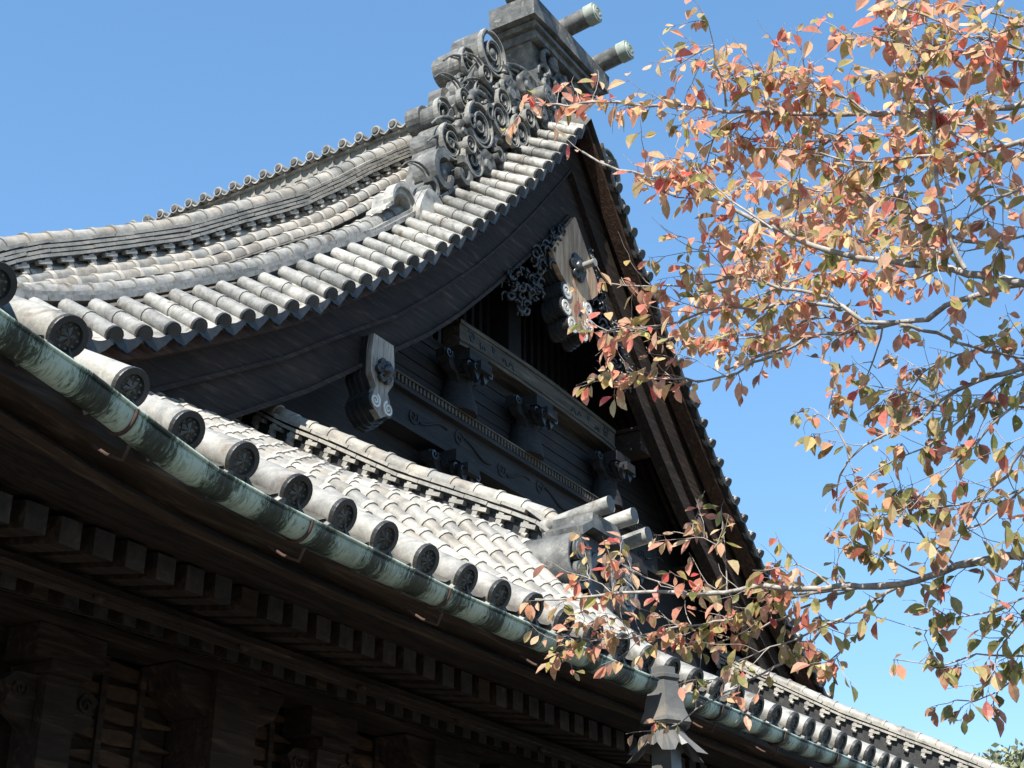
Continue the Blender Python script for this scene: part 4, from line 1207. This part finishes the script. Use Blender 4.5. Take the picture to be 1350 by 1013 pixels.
# ---------------------------------------------------------------- cherry tree
BRANCHES = [  # (radius at the root in m, leafiness, points from root to tip)
    (0.016, 1.3, [(5.07, 0.51, 5.03), (5.05, 0.78, 5.06), (5.02, 1.07, 5.11), (4.96, 1.37, 5.19), (4.92, 1.58, 5.24), (4.88, 1.75, 5.29), (4.83, 1.98, 5.36), (4.79, 2.11, 5.41), (4.76, 2.26, 5.45), (4.72, 2.39, 5.49), (4.69, 2.5, 5.52), (4.67, 2.61, 5.53), (4.64, 2.71, 5.56), (4.61, 2.81, 5.6)]),
    (0.004, 0.9, [(4.72, 1.89, 5.27), (4.65, 1.87, 5.35), (4.59, 1.87, 5.4), (4.54, 1.85, 5.46), (4.48, 1.84, 5.53)]),
    (0.004, 1.5, [(4.75, 1.7, 5.19), (4.72, 1.79, 5.32), (4.7, 1.88, 5.42), (4.68, 1.97, 5.5)]),
    (0.004, 1.6, [(4.81, 1.46, 5.12), (4.78, 1.57, 5.27), (4.77, 1.66, 5.35), (4.76, 1.72, 5.39)]),
    (0.004, 1.3, [(4.61, 1.77, 5.13), (4.67, 1.9, 5.14), (4.77, 2.0, 5.12), (4.85, 2.06, 5.09)]),
    (0.005, 1.6, [(4.8, 1.32, 5.07), (4.76, 1.38, 5.14), (4.7, 1.5, 5.21), (4.67, 1.56, 5.27)]),
    (0.019, 0.55, [(4.81, 0.6, 4.0), (4.8, 0.85, 4.16), (4.8, 0.95, 4.21), (4.79, 1.04, 4.26), (4.79, 1.14, 4.31), (4.78, 1.3, 4.38), (4.77, 1.46, 4.45), (4.75, 1.57, 4.51), (4.72, 1.73, 4.63), (4.69, 1.87, 4.74), (4.66, 1.98, 4.83), (4.63, 2.1, 4.93), (4.6, 2.28, 5.02), (4.57, 2.42, 5.1), (4.54, 2.48, 5.16)]),
    (0.009, 1.2, [(4.59, 1.0, 4.16), (4.55, 1.03, 4.3), (4.51, 1.03, 4.49), (4.5, 1.03, 4.54), (4.48, 1.01, 4.71), (4.46, 1.0, 4.82), (4.43, 1.02, 4.94), (4.42, 1.01, 5.0), (4.38, 1.08, 5.04), (4.33, 1.22, 5.08)]),
    (0.004, 0.6, [(4.52, 1.66, 4.5), (4.52, 1.76, 4.62), (4.52, 1.86, 4.73), (4.52, 1.93, 4.83), (4.52, 2.04, 5.01)]),
    (0.003, 2, [(4.58, 1.94, 4.77), (4.6, 2.04, 4.81), (4.61, 2.13, 4.87), (4.62, 2.17, 4.92)]),
    (0.01, 1.1, [(4.99, 1.36, 4.23), (4.99, 1.49, 4.27), (4.97, 1.57, 4.35), (4.96, 1.68, 4.44), (4.94, 1.8, 4.49), (4.93, 1.9, 4.55), (4.92, 2.02, 4.59), (4.92, 2.22, 4.62), (4.91, 2.35, 4.65), (4.89, 2.48, 4.68), (4.88, 2.55, 4.71)]),
    (0.003, 0.9, [(4.91, 2.01, 4.58), (4.87, 2.02, 4.63), (4.82, 2.05, 4.68)]),
    (0.003, 1.6, [(4.97, 1.92, 4.57), (4.98, 1.94, 4.69), (4.99, 1.95, 4.79), (4.99, 2.07, 4.82)]),
    (0.008, 1.2, [(5.02, 1.59, 4.38), (4.99, 1.78, 4.44), (4.99, 1.9, 4.45), (4.97, 2.06, 4.49), (4.96, 2.19, 4.49), (4.97, 2.28, 4.48), (4.96, 2.38, 4.49), (4.95, 2.54, 4.5), (4.93, 2.64, 4.54)]),
    (0.018, 0.5, [(5.13, 0.61, 4.33), (5.2, 0.92, 4.37), (5.21, 0.98, 4.38), (5.23, 1.11, 4.39), (5.25, 1.24, 4.39), (5.28, 1.33, 4.37), (5.29, 1.44, 4.39), (5.3, 1.52, 4.4), (5.31, 1.65, 4.41), (5.31, 1.77, 4.44), (5.32, 1.86, 4.44), (5.34, 2.05, 4.43), (5.36, 2.17, 4.42), (5.37, 2.25, 4.42)]),
    (0.006, 1.3, [(5.16, 1.8, 4.35), (5.18, 2.04, 4.31), (5.18, 2.17, 4.29), (5.17, 2.29, 4.29), (5.16, 2.35, 4.32), (5.14, 2.5, 4.34), (5.12, 2.64, 4.35), (5.11, 2.71, 4.37)]),
    (0.007, 0.6, [(4.81, 1.31, 4.13), (4.93, 1.21, 4.12), (5.0, 1.16, 4.1), (5.07, 1.11, 4.09), (5.22, 0.97, 4.07), (5.45, 0.78, 4.05)]),
    (0.012, 0.6, [(5.23, 0.7, 4.06), (5.18, 0.97, 4.02), (5.15, 1.15, 3.99), (5.14, 1.22, 3.97), (5.14, 1.29, 3.94), (5.14, 1.35, 3.9), (5.14, 1.42, 3.87), (5.13, 1.51, 3.85), (5.12, 1.59, 3.82), (5.13, 1.66, 3.78), (5.14, 1.71, 3.73), (5.2, 1.75, 3.65)]),
    (0.004, 1, [(5.08, 1.64, 3.76), (5.06, 1.67, 3.88), (5.04, 1.73, 3.96)]),
    (0.008, 0.85, [(5.21, 0.72, 4.07), (5.18, 0.98, 3.99), (5.16, 1.08, 3.96), (5.17, 1.21, 3.87), (5.17, 1.32, 3.81), (5.17, 1.38, 3.78), (5.15, 1.49, 3.75), (5.14, 1.58, 3.71)]),
    (0.005, 0.8, [(5.05, 0.96, 3.85), (5.05, 1.09, 3.76), (5.06, 1.21, 3.67), (5.06, 1.35, 3.58), (5.05, 1.45, 3.51), (5.04, 1.52, 3.49)]),
    (0.009, 0.7, [(4.95, 0.7, 3.86), (5.01, 0.98, 3.64), (5.04, 1.07, 3.56), (5.05, 1.15, 3.5), (5.07, 1.21, 3.44), (5.1, 1.28, 3.37), (5.13, 1.34, 3.3)]),
    (0.006, 1.1, [(5.28, 0.82, 3.61), (5.24, 1.05, 3.57), (5.23, 1.17, 3.55), (5.2, 1.29, 3.54), (5.17, 1.41, 3.54), (5.16, 1.47, 3.52), (5.16, 1.52, 3.5)]),
    (0.019, 0.55, [(5.29, 0.8, 3.37), (5.37, 1.12, 3.37), (5.39, 1.26, 3.38), (5.42, 1.38, 3.38), (5.45, 1.5, 3.37), (5.46, 1.61, 3.36), (5.47, 1.7, 3.37), (5.48, 1.79, 3.39), (5.49, 1.99, 3.41), (5.49, 2.18, 3.46), (5.49, 2.37, 3.46), (5.49, 2.54, 3.48), (5.48, 2.72, 3.52), (5.48, 2.9, 3.54), (5.47, 3.1, 3.55), (5.46, 3.28, 3.57)]),
    (0.008, 1.6, [(5.65, 1.85, 3.44), (5.66, 2.05, 3.45), (5.67, 2.23, 3.44), (5.69, 2.37, 3.41), (5.7, 2.52, 3.41), (5.7, 2.74, 3.41), (5.7, 2.93, 3.4), (5.69, 3.12, 3.41), (5.7, 3.29, 3.38)]),
    (0.006, 1, [(5.65, 1.85, 3.44), (5.7, 2.07, 3.41), (5.71, 2.15, 3.4), (5.76, 2.33, 3.37), (5.78, 2.48, 3.35), (5.8, 2.62, 3.34), (5.8, 2.73, 3.35)]),
    (0.007, 0.55, [(5.65, 1.66, 3.42), (5.7, 1.84, 3.37), (5.73, 1.95, 3.34), (5.75, 2.05, 3.32), (5.8, 2.16, 3.26), (5.83, 2.26, 3.22), (5.87, 2.44, 3.18), (5.89, 2.57, 3.14), (5.92, 2.73, 3.1), (5.96, 2.83, 3.05), (5.96, 2.96, 3.04)]),
    (0.005, 1.1, [(5.66, 1.93, 3.32), (5.65, 2.07, 3.28), (5.64, 2.18, 3.25), (5.62, 2.29, 3.23)]),
    (0.004, 0.9, [(5.62, 1.72, 3.39), (5.62, 1.83, 3.28), (5.62, 1.9, 3.2), (5.59, 1.99, 3.14)]),
    (0.004, 1.2, [(5.4, 1.49, 3.35), (5.39, 1.61, 3.43), (5.38, 1.69, 3.49), (5.38, 1.77, 3.54)]),
    (0.005, 1.3, [(5.25, 1.34, 3.32), (5.29, 1.45, 3.47), (5.32, 1.5, 3.58), (5.33, 1.53, 3.65)]),
    (0.003, 1.6, [(5.55, 2.39, 3.48), (5.54, 2.38, 3.6), (5.51, 2.4, 3.68), (5.47, 2.49, 3.73)]),
    (0.003, 1.2, [(5.64, 2.61, 3.54), (5.58, 2.67, 3.57), (5.52, 2.75, 3.6), (5.44, 2.83, 3.65)]),
    (0.0025, 2.2, [(5.46, 2.89, 3.54), (5.47, 2.94, 3.59), (5.48, 3.0, 3.62)]),
    (0.004, 1, [(5.5, 1.9, 3.41), (5.47, 1.96, 3.47), (5.45, 2.03, 3.51), (5.44, 2.12, 3.51)]),
    (0.005, 1, [(5.53, 0.94, 3.04), (5.42, 1.23, 3.01), (5.37, 1.34, 3.02), (5.33, 1.46, 2.99), (5.29, 1.53, 3.0), (5.26, 1.6, 3.01)]),
    (0.005, 0.9, [(5.48, 0.97, 3.09), (5.47, 1.24, 2.94), (5.47, 1.31, 2.9), (5.46, 1.39, 2.87), (5.43, 1.45, 2.88)]),
    (0.005, 1.2, [(5.52, 0.92, 3.32), (5.45, 1.23, 3.21), (5.43, 1.3, 3.19), (5.39, 1.41, 3.17), (5.37, 1.51, 3.14)]),
    (0.006, 1.6, [(5.46, 0.93, 3.16), (5.35, 1.15, 3.12), (5.34, 1.21, 3.06), (5.34, 1.26, 3.01)]),
    (0.008, 1, [(4.41, 0.43, 4.65), (4.37, 0.65, 4.77), (4.35, 0.74, 4.81), (4.33, 0.83, 4.85), (4.31, 0.92, 4.88), (4.29, 1.01, 4.91)]),
    (0.007, 1.1, [(4.32, 0.42, 4.61), (4.29, 0.63, 4.76), (4.28, 0.72, 4.82), (4.27, 0.81, 4.88), (4.25, 0.89, 4.96), (4.22, 1.0, 5.05)]),
    (0.006, 1, [(4.5, 0.44, 4.72), (4.5, 0.69, 4.77), (4.51, 0.79, 4.79), (4.52, 0.87, 4.79), (4.52, 0.96, 4.8)]),
    (0.013, 0.9, [(4.73, 0.49, 4.71), (4.77, 0.76, 4.72), (4.79, 0.94, 4.74), (4.78, 1.08, 4.78), (4.78, 1.24, 4.81), (4.77, 1.39, 4.85), (4.75, 1.52, 4.93)]),
    (0.006, 0.9, [(4.71, 0.54, 4.69), (4.72, 0.76, 4.64), (4.72, 0.89, 4.6), (4.75, 0.97, 4.55), (4.76, 1.04, 4.52)]),
    (0.003, 0.6, [(5.24, 1.82, 4.89), (5.22, 1.81, 4.97), (5.2, 1.77, 5.13), (5.18, 1.72, 5.34)]),
    (0.008, 0.9, [(4.83, 0.89, 4.33), (4.84, 1.09, 4.45), (4.84, 1.16, 4.52), (4.84, 1.26, 4.6), (4.83, 1.36, 4.68), (4.82, 1.45, 4.81), (4.81, 1.5, 4.88), (4.8, 1.6, 4.98)]),
    (0.0035, 0.25, [(5.14, 1.47, 4.3), (5.25, 1.56, 4.22), (5.32, 1.64, 4.16), (5.34, 1.71, 4.14)]),
    (0.006, 2.2, [(5.71, 1.48, 4.89), (5.79, 1.66, 5.09), (5.86, 1.85, 5.23), (5.98, 2.08, 5.28), (6.07, 2.28, 5.32), (6.12, 2.46, 5.4)]),
    (0.006, 2.6, [(6.24, 1.43, 5.17), (6.29, 1.68, 5.44), (6.32, 1.9, 5.67), (6.36, 2.07, 5.72), (6.45, 2.28, 5.72)]),
    (0.006, 2.4, [(6.25, 1.44, 5.13), (6.32, 1.72, 5.15), (6.32, 1.94, 5.28), (6.33, 2.18, 5.33), (6.39, 2.46, 5.33), (6.39, 2.67, 5.37)]),
    (0.006, 2.4, [(6.0, 1.77, 4.76), (5.99, 1.97, 4.88), (6.01, 2.17, 4.9), (6.04, 2.38, 4.91), (6.04, 2.62, 4.96), (6.03, 2.74, 5.02)]),
    (0.007, 1.1, [(4.62, 0.55, 4.38), (4.58, 0.76, 4.4), (4.57, 0.89, 4.38), (4.58, 1.01, 4.33), (4.58, 1.13, 4.27)]),
    (0.007, 1.1, [(4.68, 0.58, 4.24), (4.66, 0.8, 4.27), (4.66, 0.91, 4.27), (4.66, 1.01, 4.27)]),
    (0.005, 1.5, [(5.52, 1.24, 5.27), (5.55, 1.42, 5.21), (5.54, 1.59, 5.22), (5.52, 1.76, 5.25), (5.47, 1.95, 5.35), (5.44, 2.1, 5.38)]),
    (0.005, 1.3, [(5.08, 0.73, 5.46), (5.05, 0.86, 5.56), (5.03, 1.0, 5.65), (5.03, 1.13, 5.67), (5.04, 1.23, 5.67)]),
    (0.006, 1.2, [(4.15, 0.39, 4.7), (4.15, 0.53, 4.73), (4.15, 0.65, 4.75), (4.16, 0.75, 4.74)]),
    (0.006, 0.9, [(5.52, 0.82, 3.88), (5.42, 1.04, 3.96), (5.37, 1.17, 4.0), (5.34, 1.28, 3.98), (5.27, 1.43, 4.06), (5.22, 1.52, 4.09)]),
    (0.005, 1, [(5.36, 1.17, 4.23), (5.46, 1.35, 4.25), (5.55, 1.47, 4.25), (5.66, 1.56, 4.21)]),
    (0.005, 0.8, [(5.18, 1.04, 3.55), (5.19, 1.2, 3.45), (5.18, 1.28, 3.43), (5.18, 1.4, 3.37)]),
    (0.006, 1.2, [(4.75, 0.9, 4.7), (4.77, 1.05, 4.88), (4.81, 1.21, 4.93), (4.83, 1.33, 5.0), (4.86, 1.46, 5.03)]),
    (0.006, 1.1, [(4.74, 0.79, 4.83), (4.8, 0.94, 4.87), (4.82, 1.08, 4.99), (4.84, 1.16, 5.16), (4.85, 1.26, 5.28)]),
    (0.005, 1.5, [(4.88, 1.34, 5.13), (4.93, 1.48, 5.12), (4.97, 1.63, 5.11), (4.97, 1.79, 5.2), (4.96, 1.92, 5.28)]),
]

tree = empty('cherry_tree', (5.95, 0.42, 0.0))
tag(tree, 'cherry tree with sparse red and olive autumn leaves reaching in from the right', 'tree')
lr = random.Random(33)
def catmull(P_, step=0.05):
    pts = [Vector(p) for p in P_]
    out = []
    for i in range(len(pts) - 1):
        p0, p1, p2, p3 = pts[max(i - 1, 0)], pts[i], pts[i + 1], pts[min(i + 2, len(pts) - 1)]
        n = max(1, int((p2 - p1).length / step))
        for k in range(n):
            t = k / n
            out.append(0.5 * ((2 * p1) + (-p0 + p2) * t + (2 * p0 - 5 * p1 + 4 * p2 - p3) * t * t + (-p0 + 3 * p1 - 3 * p2 + p3) * t ** 3))
    out.append(pts[-1])
    return out

leaves = MB()
PAL = [((0.70, 0.24, 0.17), 1.7), ((0.76, 0.36, 0.24), 3.2), ((0.75, 0.48, 0.31), 3.6), ((0.66, 0.50, 0.27), 2.6), ((0.56, 0.44, 0.17), 1.4), ((0.40, 0.34, 0.12), 0.5), ((0.62, 0.12, 0.11), 0.3)]
PALG = [((0.22, 0.22, 0.075), 2.0), ((0.33, 0.31, 0.11), 3.0), ((0.48, 0.41, 0.18), 2.8), ((0.56, 0.30, 0.19), 1.8), ((0.52, 0.18, 0.13), 0.8), ((0.32, 0.20, 0.13), 1.0)]
def pick(pal):
    t = lr.random() * sum(w for _, w in pal)
    for c, w in pal:
        t -= w
        if t <= 0: return c
    return pal[-1][0]
PROF = [(0.0, 0.04), (0.18, 0.62), (0.42, 1.0), (0.68, 0.80), (0.88, 0.32), (1.0, 0.0)]
def leaf(p, axis, size, green):
    axis = axis.normalized()
    ref = SUN + Vector((lr.gauss(0, 0.45), lr.gauss(0, 0.45), lr.gauss(0, 0.45)))   # blades turn their faces to the sun
    side = axis.cross(ref)
    if side.length < 1e-3: return
    side.normalize()
    nrm = side.cross(axis)
    L_ = size; W = size * lr.uniform(0.20, 0.28)
    foldv = lr.uniform(0.3, 1.25)
    curl = lr.uniform(-0.7, 1.2)
    base = pick(PALG if lr.random() < green else PAL)
    k = lr.uniform(0.8, 1.2)
    col = tuple(min(0.85, c * k * lr.uniform(0.93, 1.07)) for c in base)
    tipc = tuple(min(0.85, a * 0.55 + b * 0.45) for a, b in zip(col, pick(PAL)))
    vs = []
    stalk = size * 0.22
    for t, w in PROF:
        bend = curl * t * t * 0.5
        c = p + axis * (stalk + L_ * (t - abs(bend) * 0.25 * t)) + nrm * (L_ * bend * 0.6)
        vs += [c + side * (W * w) + nrm * (W * w * foldv), c, c - side * (W * w) + nrm * (W * w * foldv)]
    n = len(PROF)
    for i in range(n - 1):
        sh = col if i < 3 else tipc
        o = 3 * i
        leaves.add([vs[o], vs[o + 1], vs[o + 4], vs[o + 3]], [(0, 1, 2, 3)], 0, True, sh)
        leaves.add([vs[o + 1], vs[o + 2], vs[o + 5], vs[o + 4]], [(0, 1, 2, 3)], 0, True, tuple(c * 0.94 for c in sh))
    leaves.tube([p, p + axis * stalk], 0.0012, 3, 0, (False, False), shade=(0.3, 0.12, 0.08))

def greenness(p):
    # lower, outer boughs keep more green
    h = p.z
    return max(0.08, min(0.9, 0.90 - (h - 3.0) * 0.36 - max(0, p.y - 1.8) * 0.42))

def twig(b, p, d, L_, r, nleaf, size):
    pts = [p]
    k = max(3, int(L_ / 0.035))
    d = d.normalized()
    for i in range(k):
        d = (d + Vector((lr.gauss(0, 0.17), lr.gauss(0, 0.17), lr.gauss(0.03, 0.15)))).normalized()
        pts.append(pts[-1] + d * (L_ / k))
    b.tube(pts, [r * (1 - 0.65 * i / k) for i in range(k + 1)], 5, 0, (False, True))
    for q in range(nleaf):
        t = lr.random() ** 0.7
        i = min(k - 1, int(t * k))
        pp = pts[i].lerp(pts[i + 1], lr.random())
        a = Vector((lr.gauss(0, 0.55), lr.gauss(0, 0.55), lr.gauss(-1.0, 0.45))) + d * 0.4
        leaf(pp, a, size * lr.uniform(0.62, 1.38), greenness(pp))

for (r0, dens, pl) in BRANCHES:
    path = catmull(pl)
    n = len(path)
    b = MB()
    rad = [0.85 * r0 * (1 - 0.82 * i / (n - 1)) + 0.0012 for i in range(n)]
    jit = [Vector((lr.gauss(0, 0.003), lr.gauss(0, 0.003), lr.gauss(0, 0.003))) for _ in path]
    pth = [p + j for p, j in zip(path, jit)]
    for i in range(0, n, 3): rad[i] *= lr.uniform(0.95, 1.3)
    b.tube(pth, rad, 8 if r0 > 0.007 else 6)
    far = (pl[-1][0] ** 2 + pl[-1][1] ** 2) ** 0.5
    for i in range(2, n):
        t = i / (n - 1)
        tang = (path[i] - path[i - 1]).normalized()
        thin = 1.0 if path[i].y < 1.75 + 0.12 * (path[i].z - 3) else 0.75
        if path[i].y < 1.9 and path[i].z < 3.75: thin *= 0.72
        if r0 > 0.008 and t > 0.86: thin *= 0.5
        want = dens * 1.7 * thin * (0.45 + 0.75 * t)
        while want > 0:
            if lr.random() < want:
                side = Vector((lr.gauss(0, 1), lr.gauss(0, 1), lr.gauss(0.25, 1)))
                d = tang * 0.75 + side.normalized() * 0.9
                L_ = lr.uniform(0.05, 0.32)
                twig(b, pth[i], d, L_, 0.0022, lr.randint(3, 6), 0.068)
            want -= 1
        if lr.random() < 0.10 * dens:
            leaf(pth[i], Vector((lr.gauss(0, .4), lr.gauss(0, .4), -0.8)), 0.08 * lr.uniform(.75, 1.2), greenness(pth[i]))
        if t > 0.3 and lr.random() < 0.035:           # bare shoot
            twig(b, pth[i], tang + Vector((lr.gauss(0, .5), lr.gauss(0, .5), lr.gauss(.3, .6))), lr.uniform(0.08, 0.2), 0.002, 0, 0.08)
    b.build('branch', 'bark', tree, lift=0)
print('LEAVES', len(leaves.f) // 16)
leaves.build('foliage', 'leaf', tree, lift=0, attr='leafcol')
t = MB()
t.tube([(5.95, 0.42, -0.05), (5.93, 0.42, 0.2), (5.9, 0.40, 1.0), (5.82, 0.44, 1.9), (5.66, 0.40, 2.7), (5.45, 0.35, 3.5), (5.2, 0.30, 4.3), (5.0, 0.3, 5.2)], [0.22, 0.17, 0.14, 0.12, 0.10, 0.075, 0.05, 0.02], 14)
for pl in [b_[2] for b_ in BRANCHES if b_[0] > 0.0115]:
    e = Vector(pl[0]); 
    s_ = Vector((5.82, 0.42, max(1.7, min(4.6, e.z - 0.35)))) if e.z < 3.4 else Vector((5.35, 0.33, min(4.6, e.z - 0.25)))
    t.tube([s_, s_.lerp(e, 0.5) + Vector((0, 0, 0.06)), e], [0.05, 0.032, 0.02], 8)
t.build('trunk', 'bark', tree, lift=0)

# ---------------------------------------------------------------- far tree on the right
ft = empty('distant_tree', (81.6, 17.9, 0.0))
tag(ft, 'pale green rounded treetop beyond the hall roof at lower right', 'tree')
cr = MB(); fr = random.Random(5)
for i in range(14000):
    a, u = fr.uniform(0, 2 * pi), fr.random()
    ph = math.acos(1 - 2 * u)
    lump = 1 + 0.12 * sin(3 * a + 1) * sin(2 * ph) + 0.10 * sin(7 * a) * sin(5 * ph) + 0.08 * sin(11 * a + ph * 7)
    rad = 4.2 * lump * (0.55 + 0.45 * fr.random() ** 0.4)
    c = Vector((81.6 + rad * sin(ph) * cos(a), 17.9 + rad * sin(ph) * sin(a), 13.7 + 0.95 * rad * cos(ph)))
    u_ = Vector((fr.gauss(0, 1), fr.gauss(0, 1), fr.gauss(0, 1))).normalized()
    v_ = u_.cross(Vector((fr.gauss(0, 1), fr.gauss(0, 1), fr.gauss(0, 1)))).normalized()
    s = fr.uniform(0.12, 0.26)
    k = fr.uniform(0.6, 1.25)
    cr.add([c - u_ * s, c + v_ * s * 0.6, c + u_ * s, c - v_ * s * 0.6], [(0, 1, 2, 3)], 0, False, (0.27 * k, 0.285 * k, 0.16 * k))
cr.build('crown', 'farleaf', ft, lift=0, attr='leafcol')
tk = MB(); tk.tube([(81.6, 17.9, -0.1), (81.7, 17.9, 4), (81.6, 18, 9), (81.6, 17.9, 13)], [0.4, 0.3, 0.22, 0.08], 10)
for i in range(7):
    a = i * 0.9
    tk.tube([(81.6, 17.9, 8 + 0.4 * i), (81.6 + 1.5 * cos(a), 17.9 + 1.5 * sin(a), 9.6 + 0.4 * i), (81.6 + 2.8 * cos(a), 17.9 + 2.8 * sin(a), 10.8 + 0.4 * i)], [0.12, 0.08, 0.03], 6)
tk.build('trunk', 'bark', ft, lift=0)
